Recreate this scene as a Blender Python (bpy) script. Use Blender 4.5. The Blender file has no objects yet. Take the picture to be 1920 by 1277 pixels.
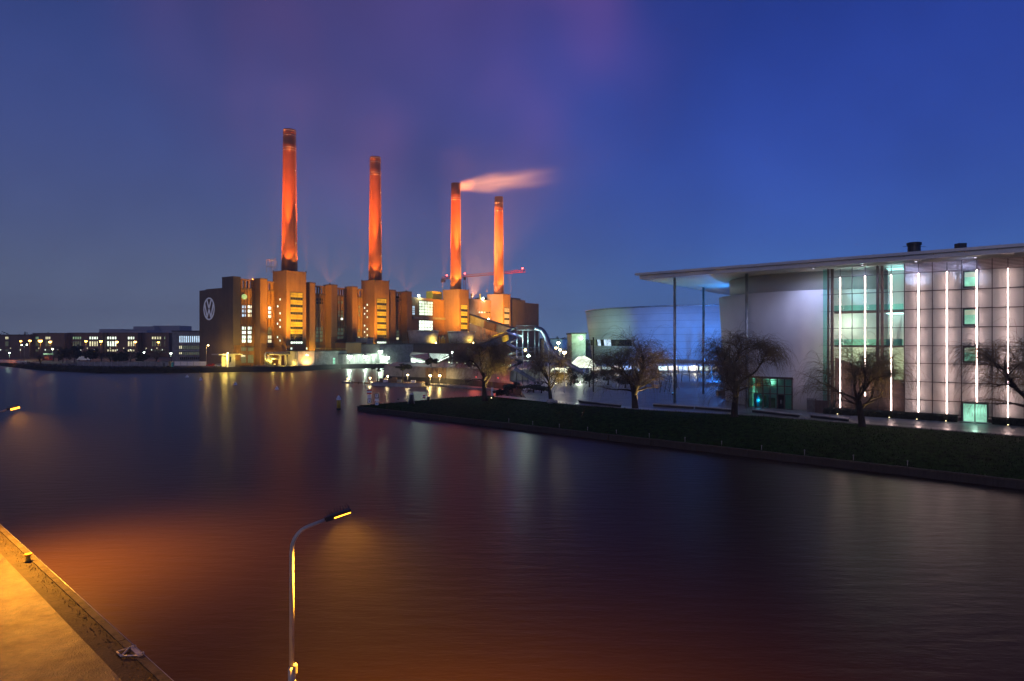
import bpy, bmesh, math, random
import numpy as np
from mathutils import Vector
random.seed(7)
R = math.radians
SC = bpy.context.scene
COL = SC.collection

# ------------------------------------------------------------------ camera, world, exposure
CAM_H, F, CX, CY = 15.0, 1200.0, 960.0, 639.0
cd = bpy.data.cameras.new('camera'); cam = bpy.data.objects.new('camera', cd); COL.objects.link(cam)
cam.location = (0, 0, CAM_H); cam.rotation_euler = (R(90), 0, 0)
cd.sensor_width = 36.0; cd.lens = 36.0 * F / 1920.0; cd.clip_end = 20000; cd.clip_start = 0.1
SC.camera = cam
SC.view_settings.view_transform = 'Standard'; SC.view_settings.look = 'None'
SC.view_settings.exposure = 0.0; SC.view_settings.gamma = 1.0; SC.view_settings.use_curve_mapping = False
SC.render.engine = 'CYCLES'
SC.cycles.use_denoising = True
SC.cycles.max_bounces = 8; SC.cycles.transparent_max_bounces = 24; SC.cycles.volume_bounces = 1
SC.cycles.sample_clamp_indirect = 4.0
SC.cycles.caustics_reflective = False; SC.cycles.caustics_refractive = False

def world():
    w = bpy.data.worlds.new('World'); SC.world = w; w.use_nodes = True
    nt = w.node_tree; N = nt.nodes; L = nt.links
    bg = N['Background']
    tc = N.new('ShaderNodeTexCoord'); sep = N.new('ShaderNodeSeparateXYZ'); L.new(tc.outputs['Generated'], sep.inputs[0])
    def ramp(stops):
        r = N.new('ShaderNodeValToRGB'); r.color_ramp.interpolation = 'B_SPLINE'
        el = r.color_ramp.elements
        while len(el) < len(stops): el.new(0.5)
        for e, (p, c) in zip(el, stops): e.position = p; e.color = (*c, 1)
        return r
    # height above the horizon drives a grey-violet dusk ramp (towards the works) and a pure blue one (towards the plaza)
    a = ramp([(0.0, (.180, .225, .30)), (.05, (.125, .160, .245)), (.15, (.072, .100, .235)), (.27, (.048, .072, .235)), (.43, (.028, .050, .205)), (.66, (.010, .018, .08))])
    b = ramp([(0.0, (.100, .245, .55)), (.06, (.070, .175, .47)), (.15, (.040, .100, .40)), (.27, (.030, .072, .385)), (.43, (.020, .049, .325)), (.66, (.007, .016, .10))])
    L.new(sep.outputs['Z'], a.inputs[0]); L.new(sep.outputs['Z'], b.inputs[0])
    mr = N.new('ShaderNodeMapRange'); mr.interpolation_type = 'SMOOTHSTEP'
    mr.inputs['From Min'].default_value = -.35; mr.inputs['From Max'].default_value = .42
    L.new(sep.outputs['X'], mr.inputs['Value'])
    mx = N.new('ShaderNodeMix'); mx.data_type = 'RGBA'; L.new(mr.outputs[0], mx.inputs['Factor'])
    L.new(a.outputs[0], mx.inputs['A']); L.new(b.outputs[0], mx.inputs['B'])
    # low cloud catching the red glow of the chimneys
    mp = N.new('ShaderNodeMapping'); mp.inputs['Scale'].default_value = (1.5, 1.5, .9); L.new(tc.outputs['Generated'], mp.inputs[0])
    no = N.new('ShaderNodeTexNoise'); no.inputs['Scale'].default_value = 2.4; no.inputs['Detail'].default_value = 2; no.inputs['Distortion'].default_value = .2
    L.new(mp.outputs[0], no.inputs[0])
    cr = N.new('ShaderNodeMapRange'); cr.interpolation_type = 'SMOOTHSTEP'; cr.inputs['From Min'].default_value = .42; cr.inputs['From Max'].default_value = .70
    L.new(no.outputs[0], cr.inputs['Value'])
    hz = N.new('ShaderNodeMapRange'); hz.interpolation_type = 'SMOOTHSTEP'; hz.inputs['From Min'].default_value = .12; hz.inputs['From Max'].default_value = .46
    L.new(sep.outputs['Z'], hz.inputs['Value'])
    vd = N.new('ShaderNodeVectorMath'); vd.operation = 'DISTANCE'; vd.inputs[1].default_value = (-.12, .86, .50)
    L.new(tc.outputs['Generated'], vd.inputs[0])
    dm = N.new('ShaderNodeMapRange'); dm.interpolation_type = 'SMOOTHSTEP'; dm.inputs['From Min'].default_value = .44; dm.inputs['From Max'].default_value = .0
    L.new(vd.outputs['Value'], dm.inputs['Value'])
    m1 = N.new('ShaderNodeMath'); m1.operation = 'MULTIPLY'; L.new(cr.outputs[0], m1.inputs[0]); L.new(dm.outputs[0], m1.inputs[1])
    m2 = N.new('ShaderNodeMath'); m2.operation = 'MULTIPLY_ADD'; L.new(dm.outputs[0], m2.inputs[0]); m2.inputs[1].default_value = .22; L.new(m1.outputs[0], m2.inputs[2])
    sc = N.new('ShaderNodeMix'); sc.data_type = 'RGBA'; sc.blend_type = 'ADD'
    L.new(m2.outputs[0], sc.inputs['Factor']); L.new(mx.outputs['Result'], sc.inputs['A']); sc.inputs['B'].default_value = (.20, .045, .075, 1)
    sky = N.new('ShaderNodeTexSky'); sky.sky_type = 'NISHITA'; sky.sun_disc = False
    sky.sun_elevation = R(-7); sky.sun_rotation = R(204)
    ad = N.new('ShaderNodeMix'); ad.data_type = 'RGBA'; ad.blend_type = 'ADD'; ad.inputs['Factor'].default_value = .06
    L.new(sc.outputs['Result'], ad.inputs['A']); L.new(sky.outputs[0], ad.inputs['B'])
    mo = N.new('ShaderNodeTexNoise'); mo.inputs['Scale'].default_value = 3.2; mo.inputs['Detail'].default_value = 3; L.new(tc.outputs['Generated'], mo.inputs[0])   # uneven thin overcast
    mm = N.new('ShaderNodeMapRange'); mm.inputs['From Min'].default_value = .3; mm.inputs['From Max'].default_value = .7; mm.inputs['To Min'].default_value = .84; mm.inputs['To Max'].default_value = 1.14; L.new(mo.outputs[0], mm.inputs['Value'])
    mu = N.new('ShaderNodeMix'); mu.data_type = 'RGBA'; mu.blend_type = 'MULTIPLY'; mu.inputs['Factor'].default_value = 1; L.new(ad.outputs['Result'], mu.inputs['A']); L.new(mm.outputs[0], mu.inputs['B'])
    L.new(mu.outputs['Result'], bg.inputs[0]); bg.inputs[1].default_value = 1.0
world()
sl = bpy.data.lights.new('dusk_sun', 'SUN'); sl.energy = .34; sl.angle = R(35); sl.color = (.86, .76, 1.0)   # last twilight from behind the camera
so = bpy.data.objects.new('dusk_sun', sl); COL.objects.link(so); so.rotation_euler = Vector((.35, .8, -.35)).to_track_quat('-Z', 'Y').to_euler()

# ------------------------------------------------------------------ helpers
LOC = {}
def W(px, py, Y):                       # a pixel at a known distance
    return Vector(((px - CX) / F * Y, Y, CAM_H - (py - CY) / F * Y))
def G(px, py, z):                       # a pixel on a level of known height
    Y = (CAM_H - z) * F / (py - CY)
    return Vector(((px - CX) / F * Y, Y, z))
def ZY(py, Y): return CAM_H - (py - CY) / F * Y

class Frame:                            # a vertical frame: s runs along the wall, d outwards
    def __init__(self, u, pt):
        self.u = np.array(u) / np.hypot(*u); self.n = np.array((self.u[1], -self.u[0]))
        self.s0 = float(self.u @ pt); self.c0 = float(self.n @ pt)
    def at(self, s, d): p = self.u * (s + self.s0) + self.n * (self.c0 + d); return float(p[0]), float(p[1])
    def ray(self, px, d):
        k = (px - CX) / F; Y = (self.c0 + d) / (self.n[0] * k + self.n[1])
        return float(self.u @ (k * Y, Y)) - self.s0, Y
    def rays(self, px, s):
        k = (px - CX) / F; Y = (self.s0 + s) / (self.u[0] * k + self.u[1])
        return float(self.n @ (k * Y, Y)) - self.c0, Y
    def p(self, s, d, z): x, y = self.at(s, d); return Vector((x, y, z))

class MB:
    def __init__(self): self.v = []; self.f = []
    def add(self, vs, fs):
        o = len(self.v); self.v += [tuple(x) for x in vs]; self.f += [tuple(i + o for i in f) for f in fs]
    def hexa(self, a, b):               # two quads (bottom, top), same winding
        self.add(list(a) + list(b), [(3, 2, 1, 0), (4, 5, 6, 7), (0, 1, 5, 4), (1, 2, 6, 5), (2, 3, 7, 6), (3, 0, 4, 7)]); return self
    def box(self, x0, x1, y0, y1, z0, z1):
        q = [(x0, y0), (x1, y0), (x1, y1), (x0, y1)]
        return self.hexa([(*p, z0) for p in q], [(*p, z1) for p in q])
    def fbox(self, fr, s0, s1, d0, d1, z0, z1):
        q = [fr.at(s0, d1), fr.at(s1, d1), fr.at(s1, d0), fr.at(s0, d0)]
        return self.hexa([(*p, z0) for p in q], [(*p, z1) for p in q])
    def prism(self, poly, z0, z1):      # poly: CCW list of xy
        n = len(poly)
        self.add([(*p, z0) for p in poly] + [(*p, z1) for p in poly],
                 [tuple(range(n - 1, -1, -1)), tuple(range(n, 2 * n))] + [(i, (i + 1) % n, n + (i + 1) % n, n + i) for i in range(n)]); return self
    def beam(self, a, b, w, h, up=(0, 0, 1)):
        a = Vector(a); b = Vector(b); d = (b - a).normalized(); s = d.cross(Vector(up))
        if s.length < 1e-4: s = d.cross(Vector((1, 0, 0)))
        s.normalize(); t = s.cross(d).normalized(); s *= w / 2; t *= h / 2
        return self.hexa([a - s - t, a + s - t, a + s + t, a - s + t], [b - s - t, b + s - t, b + s + t, b - s + t])
    def tube(self, pts, rad, n=6, cap=True):
        pts = [Vector(p) for p in pts]; m = len(pts)
        rad = [rad] * m if not hasattr(rad, '__len__') else rad
        o = len(self.v); ref = None
        for i, p in enumerate(pts):
            d = (pts[min(i + 1, m - 1)] - pts[max(i - 1, 0)]).normalized()
            if ref is None: ref = d.orthogonal().normalized()
            a = (ref - d * ref.dot(d)); a = a.normalized() if a.length > 1e-5 else d.orthogonal().normalized(); ref = a; b = d.cross(a)
            for k in range(n):
                t = 2 * math.pi * k / n; self.v.append(tuple(p + (a * math.cos(t) + b * math.sin(t)) * rad[i]))
        for i in range(m - 1):
            for k in range(n):
                self.f.append((o + i * n + k, o + i * n + (k + 1) % n, o + (i + 1) * n + (k + 1) % n, o + (i + 1) * n + k))
        if cap: self.f += [tuple(o + k for k in range(n - 1, -1, -1)), tuple(o + (m - 1) * n + k for k in range(n))]
        return self
    def lathe(self, c, prof, n=32, a0=0, a1=2 * math.pi, sx=1, sy=1):   # prof: (r, z) from bottom to top
        o = len(self.v); full = abs(a1 - a0 - 2 * math.pi) < 1e-6; m = n if full else n + 1
        for r, z in prof:
            for k in range(m):
                t = a0 + (a1 - a0) * k / n; self.v.append((c[0] + r * sx * math.cos(t), c[1] + r * sy * math.sin(t), c[2] + z))
        for i in range(len(prof) - 1):
            for k in range(n):
                k2 = (k + 1) % m
                self.f.append((o + i * m + k, o + i * m + k2, o + (i + 1) * m + k2, o + (i + 1) * m + k))
        if full:
            self.f += [tuple(o + k for k in range(m - 1, -1, -1)), tuple(o + (len(prof) - 1) * m + k for k in range(m))]
        return self
    def ball(self, c, r, n=10, sz=1):
        return self.lathe(c, [(r * math.sin(math.pi * (i + .02) / 6.04), -r * sz * math.cos(math.pi * (i + .02) / 6.04)) for i in range(7)], n)
    def leaves(self, c, rad, n, size, rnd, shell=.45):
        for _ in range(n):
            d = Vector((rnd.gauss(0, 1), rnd.gauss(0, 1), rnd.gauss(0, 1))).normalized() * (shell + (1 - shell) * rnd.random() ** .6)
            p = Vector((c[0] + d.x * rad[0], c[1] + d.y * rad[1], c[2] + d.z * rad[2]))
            a = Vector((rnd.gauss(0, 1), rnd.gauss(0, 1), rnd.gauss(0, 1))).normalized() * size * rnd.uniform(.6, 1.3); b = a.orthogonal().normalized() * size * rnd.uniform(.3, .6)
            o = len(self.v); self.v += [tuple(p - a * .5), tuple(p + b), tuple(p + a * .6), tuple(p - b)]; self.f.append((o, o + 1, o + 2, o + 3))
        return self
    def mesh(self, name, off=(0, 0, 0), smooth=False):
        me = bpy.data.meshes.new(name); v = np.array(self.v, dtype=float) - np.array(off)
        me.from_pydata(v.tolist(), [], self.f); me.update()
        if smooth: me.polygons.foreach_set('use_smooth', [True] * len(me.polygons))
        return me

def props(o, label=None, cat=None, group=None, kind=None):
    for k, v in (('label', label), ('category', cat), ('group', group), ('kind', kind)):
        if v: o[k] = v
    return o
def thing(name, label, cat, loc, group=None):
    o = bpy.data.objects.new(name, None); COL.objects.link(o); o.location = loc; LOC[o] = Vector(loc); o.empty_display_size = .3
    return props(o, label, cat, group)
def part(name, mb, m, parent, smooth=False, **kw):
    off = LOC[parent]; me = mb.mesh(name, off, smooth); me.materials.append(m)
    o = bpy.data.objects.new(name, me); COL.objects.link(o); o.parent = parent; LOC[o] = off
    return props(o, **kw)
def piece(name, me, parent, loc):       # shares mesh data between alike pieces
    o = bpy.data.objects.new(name, me); COL.objects.link(o); o.parent = parent; o.location = Vector(loc) - LOC[parent]; LOC[o] = Vector(loc); return o
def solo(name, mb, m, loc, label=None, cat=None, group=None, kind=None, smooth=False):
    me = mb.mesh(name, loc, smooth); me.materials.append(m)
    o = bpy.data.objects.new(name, me); COL.objects.link(o); o.location = loc; LOC[o] = Vector(loc)
    return props(o, label, cat, group, kind)
def struct(name, mb, m, smooth=False): return solo(name, mb, m, (0, 0, 0), kind='structure', smooth=smooth)

def spot(loc, target, power, color, angle, blend=.6, radius=.3, parent=None):
    l = bpy.data.lights.new('spot_light', 'SPOT'); l.energy = power; l.color = color; l.spot_size = R(angle); l.spot_blend = blend; l.shadow_soft_size = radius
    o = bpy.data.objects.new('spot_light', l); COL.objects.link(o)
    o.rotation_euler = (Vector(target) - Vector(loc)).to_track_quat('-Z', 'Y').to_euler()
    o.location = loc
    if parent: o.parent = parent; o.location = Vector(loc) - LOC[parent]
    return o
def point(loc, power, color, radius=.3, parent=None):
    l = bpy.data.lights.new('point_light', 'POINT'); l.energy = power; l.color = color; l.shadow_soft_size = radius
    o = bpy.data.objects.new('point_light', l); COL.objects.link(o); o.location = loc
    if parent: o.parent = parent; o.location = Vector(loc) - LOC[parent]
    return o

# ------------------------------------------------------------------ materials
def mat(name, col, rough=.7, metal=0.0, var=.25, vscale=.6, bump=0.0, bscale=4.0, col2=None, spec=.5, stretch=(1, 1, 1)):
    m = bpy.data.materials.new(name); m.use_nodes = True; nt = m.node_tree; N = nt.nodes; L = nt.links
    b = N['Principled BSDF']; b.inputs['Roughness'].default_value = rough; b.inputs['Metallic'].default_value = metal; b.inputs['Specular IOR Level'].default_value = spec
    tc = N.new('ShaderNodeTexCoord'); mp = N.new('ShaderNodeMapping'); mp.inputs['Scale'].default_value = stretch; L.new(tc.outputs['Object'], mp.inputs[0])
    no = N.new('ShaderNodeTexNoise'); no.inputs['Scale'].default_value = vscale; no.inputs['Detail'].default_value = 5; no.inputs['Roughness'].default_value = .65; L.new(mp.outputs[0], no.inputs[0])
    c2 = col2 or tuple(max(0, c * (1 - 2 * var)) for c in col)
    mx = N.new('ShaderNodeMix'); mx.data_type = 'RGBA'; mx.inputs['A'].default_value = (*c2, 1); mx.inputs['B'].default_value = (*[min(1, c * (1 + var * .6)) for c in col], 1)
    mr = N.new('ShaderNodeMapRange'); mr.inputs['From Min'].default_value = .3; mr.inputs['From Max'].default_value = .7; L.new(no.outputs[0], mr.inputs['Value'])
    L.new(mr.outputs[0], mx.inputs['Factor']); L.new(mx.outputs['Result'], b.inputs['Base Color'])
    if bump:
        n2 = N.new('ShaderNodeTexNoise'); n2.inputs['Scale'].default_value = bscale; n2.inputs['Detail'].default_value = 6; L.new(mp.outputs[0], n2.inputs[0])
        bp = N.new('ShaderNodeBump'); bp.inputs['Strength'].default_value = bump; bp.inputs['Distance'].default_value = .05; L.new(n2.outputs[0], bp.inputs['Height']); L.new(bp.outputs[0], b.inputs['Normal'])
    return m
def emi(name, col, strength, var=.35, vscale=.8):
    m = bpy.data.materials.new(name); m.use_nodes = True; nt = m.node_tree; N = nt.nodes; L = nt.links
    b = N['Principled BSDF']; b.inputs['Base Color'].default_value = (*[c * .2 for c in col], 1); b.inputs['Roughness'].default_value = .3
    b.inputs['Emission Color'].default_value = (*col, 1)
    tc = N.new('ShaderNodeTexCoord'); no = N.new('ShaderNodeTexNoise'); no.inputs['Scale'].default_value = vscale; no.inputs['Detail'].default_value = 3; L.new(tc.outputs['Object'], no.inputs[0])
    mr = N.new('ShaderNodeMapRange'); mr.inputs['From Min'].default_value = .3; mr.inputs['From Max'].default_value = .7
    mr.inputs['To Min'].default_value = strength * (1 - var); mr.inputs['To Max'].default_value = strength * (1 + var * .5)
    L.new(no.outputs[0], mr.inputs['Value']); L.new(mr.outputs[0], b.inputs['Emission Strength'])
    return m
def glass(name, tint, refl=1.0):
    m = bpy.data.materials.new(name); m.use_nodes = True; nt = m.node_tree; N = nt.nodes; L = nt.links
    N.remove(N['Principled BSDF']); out = N['Material Output']
    t = N.new('ShaderNodeBsdfTransparent'); t.inputs[0].default_value = (*tint, 1)
    g = N.new('ShaderNodeBsdfGlossy'); g.inputs['Roughness'].default_value = .03; g.inputs['Color'].default_value = (refl, refl, refl, 1)
    fr = N.new('ShaderNodeFresnel'); fr.inputs[0].default_value = 1.5
    no = N.new('ShaderNodeTexNoise'); no.inputs['Scale'].default_value = .35; tc = N.new('ShaderNodeTexCoord'); L.new(tc.outputs['Object'], no.inputs[0])
    bp = N.new('ShaderNodeBump'); bp.inputs['Strength'].default_value = .03; L.new(no.outputs[0], bp.inputs['Height']); L.new(bp.outputs[0], g.inputs['Normal'])
    mx = N.new('ShaderNodeMixShader'); L.new(fr.outputs[0], mx.inputs[0]); L.new(t.outputs[0], mx.inputs[1]); L.new(g.outputs[0], mx.inputs[2]); L.new(mx.outputs[0], out.inputs[0])
    return m
def brick(name, c1, c2, mortar, scale=1.0):
    m = mat(name, c1, .85, var=.2, vscale=.12, col2=c2); nt = m.node_tree; N = nt.nodes; L = nt.links; b = N['Principled BSDF']
    src = b.inputs['Base Color'].links[0].from_socket
    tc = N.new('ShaderNodeTexCoord'); sp = N.new('ShaderNodeSeparateXYZ'); L.new(tc.outputs['Object'], sp.inputs[0])
    ad = N.new('ShaderNodeMath'); ad.operation = 'ADD'; L.new(sp.outputs['X'], ad.inputs[0]); L.new(sp.outputs['Y'], ad.inputs[1])
    cb = N.new('ShaderNodeCombineXYZ'); L.new(ad.outputs[0], cb.inputs['X']); L.new(sp.outputs['Z'], cb.inputs['Y'])
    bt = N.new('ShaderNodeTexBrick'); bt.inputs['Scale'].default_value = scale; bt.inputs['Mortar Size'].default_value = .012; bt.inputs['Brick Width'].default_value = .28; bt.inputs['Row Height'].default_value = .09
    bt.inputs['Color1'].default_value = (1, 1, 1, 1); bt.inputs['Color2'].default_value = (.78, .74, .72, 1); bt.inputs['Mortar'].default_value = (*mortar, 1); L.new(cb.outputs[0], bt.inputs[0])
    mu = N.new('ShaderNodeMix'); mu.data_type = 'RGBA'; mu.blend_type = 'MULTIPLY'; mu.inputs['Factor'].default_value = 1; L.new(src, mu.inputs['A']); L.new(bt.outputs['Color'], mu.inputs['B'])
    # vertical rain streaks of soot
    mp = N.new('ShaderNodeMapping'); mp.inputs['Scale'].default_value = (.5, .5, .03); L.new(tc.outputs['Object'], mp.inputs[0])
    st = N.new('ShaderNodeTexNoise'); st.inputs['Scale'].default_value = 1.5; st.inputs['Detail'].default_value = 5; L.new(mp.outputs[0], st.inputs[0])
    mr = N.new('ShaderNodeMapRange'); mr.inputs['From Min'].default_value = .35; mr.inputs['From Max'].default_value = .62; mr.inputs['To Min'].default_value = .84; mr.inputs['To Max'].default_value = 1.0; L.new(st.outputs[0], mr.inputs['Value'])
    m2 = N.new('ShaderNodeMix'); m2.data_type = 'RGBA'; m2.blend_type = 'MULTIPLY'; m2.inputs['Factor'].default_value = 1; L.new(mu.outputs['Result'], m2.inputs['A']); L.new(mr.outputs[0], m2.inputs['B'])
    L.new(m2.outputs['Result'], b.inputs['Base Color'])
    return m
def water_mat():
    m = bpy.data.materials.new('canal_water'); m.use_nodes = True; nt = m.node_tree; N = nt.nodes; L = nt.links
    N.remove(N['Principled BSDF']); out = N['Material Output']
    df = N.new('ShaderNodeBsdfDiffuse'); df.inputs[0].default_value = (.034, .018, .005, 1)      # turbid canal water
    gl = N.new('ShaderNodeBsdfGlossy'); gl.inputs['Roughness'].default_value = .31; gl.inputs['Color'].default_value = (.80, .80, .80, 1)
    fr = N.new('ShaderNodeFresnel'); fr.inputs[0].default_value = 1.33
    ml = N.new('ShaderNodeMath'); ml.operation = 'MULTIPLY'; ml.inputs[1].default_value = .52; L.new(fr.outputs[0], ml.inputs[0])   # waves mask part of the grazing mirror
    mx = N.new('ShaderNodeMixShader'); L.new(ml.outputs[0], mx.inputs[0]); L.new(df.outputs[0], mx.inputs[1]); L.new(gl.outputs[0], mx.inputs[2]); L.new(mx.outputs[0], out.inputs[0])
    tc = N.new('ShaderNodeTexCoord')
    def noise(scale, st, rot, det):
        mp = N.new('ShaderNodeMapping'); mp.inputs['Scale'].default_value = st; mp.inputs['Rotation'].default_value = (0, 0, R(rot)); L.new(tc.outputs['Object'], mp.inputs[0])
        n = N.new('ShaderNodeTexNoise'); n.inputs['Scale'].default_value = scale; n.inputs['Detail'].default_value = det; L.new(mp.outputs[0], n.inputs[0]); return n
    n1 = noise(1.0, (.35, 1.3, 1), 12, 4); n2 = noise(4.0, (.5, 1.4, 1), -8, 3)
    ma = N.new('ShaderNodeMath'); ma.operation = 'MULTIPLY_ADD'; ma.inputs[1].default_value = .25; L.new(n2.outputs[0], ma.inputs[0]); L.new(n1.outputs[0], ma.inputs[2])
    bp = N.new('ShaderNodeBump'); bp.inputs['Strength'].default_value = .38; bp.inputs['Distance'].default_value = .12; L.new(ma.outputs[0], bp.inputs['Height']); L.new(bp.outputs[0], gl.inputs['Normal']); L.new(bp.outputs[0], fr.inputs['Normal'])
    return m

M = {}
M['water'] = water_mat()
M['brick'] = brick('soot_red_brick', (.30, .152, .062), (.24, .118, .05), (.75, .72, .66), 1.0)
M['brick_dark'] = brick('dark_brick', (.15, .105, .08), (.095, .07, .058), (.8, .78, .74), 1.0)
M['chimney'] = brick('chimney_brick', (.42, .145, .075), (.35, .12, .062), (.8, .74, .66), 1.0)
M['ring'] = mat('pale_ring_metal', (.45, .38, .34), .5)
M['concrete'] = mat('concrete', (.27, .26, .245), .8, vscale=.4, bump=.3)
M['pale'] = mat('pale_concrete', (.42, .41, .39), .75, vscale=.3)
M['dark'] = mat('dark_metal', (.03, .032, .035), .5)
M['grey_metal'] = mat('grey_metal', (.24, .245, .24), .45, metal=.3)
M['pole'] = mat('grey_green_pole', (.40, .41, .34), .5, var=.12, vscale=3)
M['steel'] = mat('galvanised_steel', (.42, .45, .47), .35, metal=.7)
M['roofing'] = mat('roof_felt', (.06, .06, .062), .9)
M['frame'] = mat('window_frame', (.09, .085, .075), .6)
M['ground'] = mat('yard_ground', (.085, .08, .072), .75, vscale=.05, bump=.2)
M['quay'] = mat('quay_verge', (.034, .026, .016), .8, vscale=1.2, var=.45, bump=1.0, bscale=9)
M['prom'] = mat('wet_asphalt', (.085, .062, .028), .4, spec=.4, vscale=1.3, var=.5, bump=1.0, bscale=16)
def puddles(m):
    nt = m.node_tree; N = nt.nodes; L = nt.links; no = N.new('ShaderNodeTexNoise'); no.inputs['Scale'].default_value = .45; no.inputs['Detail'].default_value = 6; tc = N.new('ShaderNodeTexCoord'); L.new(tc.outputs['Object'], no.inputs[0])
    mr = N.new('ShaderNodeMapRange'); mr.inputs['From Min'].default_value = .3; mr.inputs['From Max'].default_value = .7; mr.inputs['To Min'].default_value = .30; mr.inputs['To Max'].default_value = .55; L.new(no.outputs[0], mr.inputs['Value']); L.new(mr.outputs[0], N['Principled BSDF'].inputs['Roughness'])
puddles(M['prom'])
M['cope'] = mat('coping_stone', (.06, .05, .036), .8, vscale=2, var=.4, bump=.8, bscale=12)
M['pile'] = mat('sheet_piling', (.03, .028, .026), .8, vscale=1, bump=.6, stretch=(4, 4, .3))
M['grass'] = mat('lawn', (.026, .060, .011), .95, spec=.08, vscale=1.4, var=.45, bump=1.0, bscale=14)
M['bank'] = mat('weedy_bank', (.03, .03, .018), .95, spec=.1, vscale=.6, var=.5, bump=1.0, bscale=3)
M['path'] = mat('wet_path', (.16, .15, .145), .28, vscale=.5, bump=.25, bscale=6)
M['plaza'] = mat('wet_plaza_paving', (.14, .145, .155), .42, vscale=.35, bump=.2, bscale=5)
M['white'] = mat('white_render', (.72, .71, .70), .6, var=.06, vscale=.15)
M['panel'] = mat('white_panel', (.70, .69, .68), .45, var=.05, vscale=.2)
M['alu'] = mat('aluminium_fascia', (.55, .55, .57), .38, metal=.25, var=.06)
M['soffit'] = mat('pale_soffit', (.62, .63, .63), .4, var=.05)
M['mull'] = mat('dark_mullion', (.10, .085, .085), .45, metal=.3)
M['bronze'] = mat('brown_column', (.16, .11, .10), .5, metal=.2)
M['bark'] = mat('willow_bark', (.055, .042, .030), .9, vscale=2, var=.4, bump=.8, bscale=8, stretch=(3, 3, .5))
M['twig'] = mat('willow_twigs', (.22, .16, .085), .75, vscale=.8)
M['twig_dark'] = mat('dark_twigs', (.06, .05, .04), .85)
M['leaf'] = mat('evergreen_leaf', (.04, .06, .028), .8, vscale=2, var=.4)
M['leaf_dry'] = mat('dry_leaf', (.14, .11, .035), .8, vscale=2, var=.4)
M['hedge'] = mat('hedge_leaf', (.045, .05, .028), .8, vscale=2, var=.4)
M['wood'] = mat('weathered_wood', (.22, .14, .075), .8, vscale=1, stretch=(3, 3, .4))
M['black'] = mat('black_paint', (.018, .018, .02), .5)
M['yellow'] = mat('yellow_paint', (.62, .40, .03), .5, var=.1)
M['red'] = mat('red_paint', (.55, .035, .03), .5, var=.1)
M['white_paint'] = mat('white_paint', (.75, .76, .80), .5, var=.08)
M['blue_white'] = mat('bluish_white_plastic', (.80, .80, .88), .45, var=.08)
M['car_red'] = mat('red_car_paint', (.55, .03, .02), .25, var=.05)
M['car_white'] = mat('white_car_paint', (.7, .7, .68), .25, var=.05)
M['cyan'] = mat('blue_plastic', (.03, .35, .55), .5, var=.1)
M['museum'] = mat('pale_cladding', (.50, .53, .55), .5, var=.08, vscale=.1)
M['win_white'] = emi('lit_window_white', (.86, 1.0, .80), 2.2, .5, .5)
M['win_warm'] = emi('lit_window_warm', (1.0, .92, .55), 1.1, .5, .5)
M['win_blue'] = emi('lit_window_blue', (.60, .80, 1.0), 1.2, .55, .4)
M['win_dim'] = emi('dim_window', (.50, .58, .34), .16, .6, .5)
M['win_dark'] = mat('dark_glass', (.012, .013, .015), .12, var=.1)
M['glow_y'] = emi('yellow_glow', (1.0, .58, .02), .60, .75, .22)  # glow put in for light falling on spandrels and galleries
M['glow_o'] = emi('amber_glow', (1.0, .52, .02), 1.0, .3, .35)
M['win_teal'] = emi('lit_window_teal', (.42, .95, .68), .75, .5, .6)
M['em_sodium'] = emi('sodium_tube', (1.0, .36, .02), 9, .2)
M['em_street'] = emi('street_lamp_glow', (1.0, .52, .09), 16, .1)
M['em_white'] = emi('floodlight_glow', (.80, 1.0, .82), 45, .1)
M['em_warm'] = emi('warm_lamp_glow', (1.0, .76, .34), 22, .1)
M['em_red'] = emi('red_beacon_glow', (1.0, .06, .05), 16, .1)
M['em_led'] = emi('led_strip_glow', (1.0, .60, .57), 27.0, .12, .5)
M['em_spot'] = emi('ground_spot_glow', (1.0, .82, .45), 10, .1)
M['emblem'] = emi('emblem_glow', (.62, .62, .90), .19, .1)  # emblem glows faintly by itself, as a backlit sign
M['glass'] = glass('facade_glass', (.90, .96, .94), 1.0)
M['glass_t'] = glass('teal_glass', (.62, .90, .84), 1.0)

SODIUM = (1.0, .36, .022); ORANGE = (1.0, .40, .06); REDOR = (1.0, .22, .025); YEL = (1.0, .66, .12); GREENW = (.72, 1.0, .76); BLUE = (.05, .25, 1.0)

# ------------------------------------------------------------------ setting: water, ground, quays, lawn, plaza
wb = MB(); wb.add([(-2900, -1500, 0), (2900, -1500, 0), (2900, 2950, 0), (-2900, 2950, 0)], [(0, 1, 2, 3)]); struct('water', wb, M['water'])
SHORE = [(-2880, 2800), (-900, 985), (-313, 391), (-233, 321), (-187, 295), (-145, 300), (-133, 304), (-105, 316), (-91, 340), (-59, 353), (-47, 235), (-45, 226), (-29.5, 218), (-22, 213), (-9, 199), (-.8, 187), (3, 172), (2, 150), (6, 128)]
PATHE = [(11.9, 119), (23.8, 110), (40.3, 100.7), (49.2, 92.3), (63, 80.4), (85, 61.5), (140, 14)]
gp = SHORE + PATHE + [(700, -480), (2880, -1400), (2880, 2940), (-2880, 2940)]
struct('ground', MB().prism(gp, -2, 2.3), M['ground'])
qw = MB()
for a, b in zip(SHORE[2:-3], SHORE[3:-2]):
    av, bv = Vector((*a, 0)), Vector((*b, 0)); nrm = (bv - av).cross(Vector((0, 0, 1))).normalized() * .25
    qw.hexa([(av.x, av.y, -1), (av.x + nrm.x, av.y + nrm.y, -1), (bv.x + nrm.x, bv.y + nrm.y, -1), (bv.x, bv.y, -1)],
            [(av.x, av.y, 2.42), (av.x + nrm.x, av.y + nrm.y, 2.42), (bv.x + nrm.x, bv.y + nrm.y, 2.42), (bv.x, bv.y, 2.42)])
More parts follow.
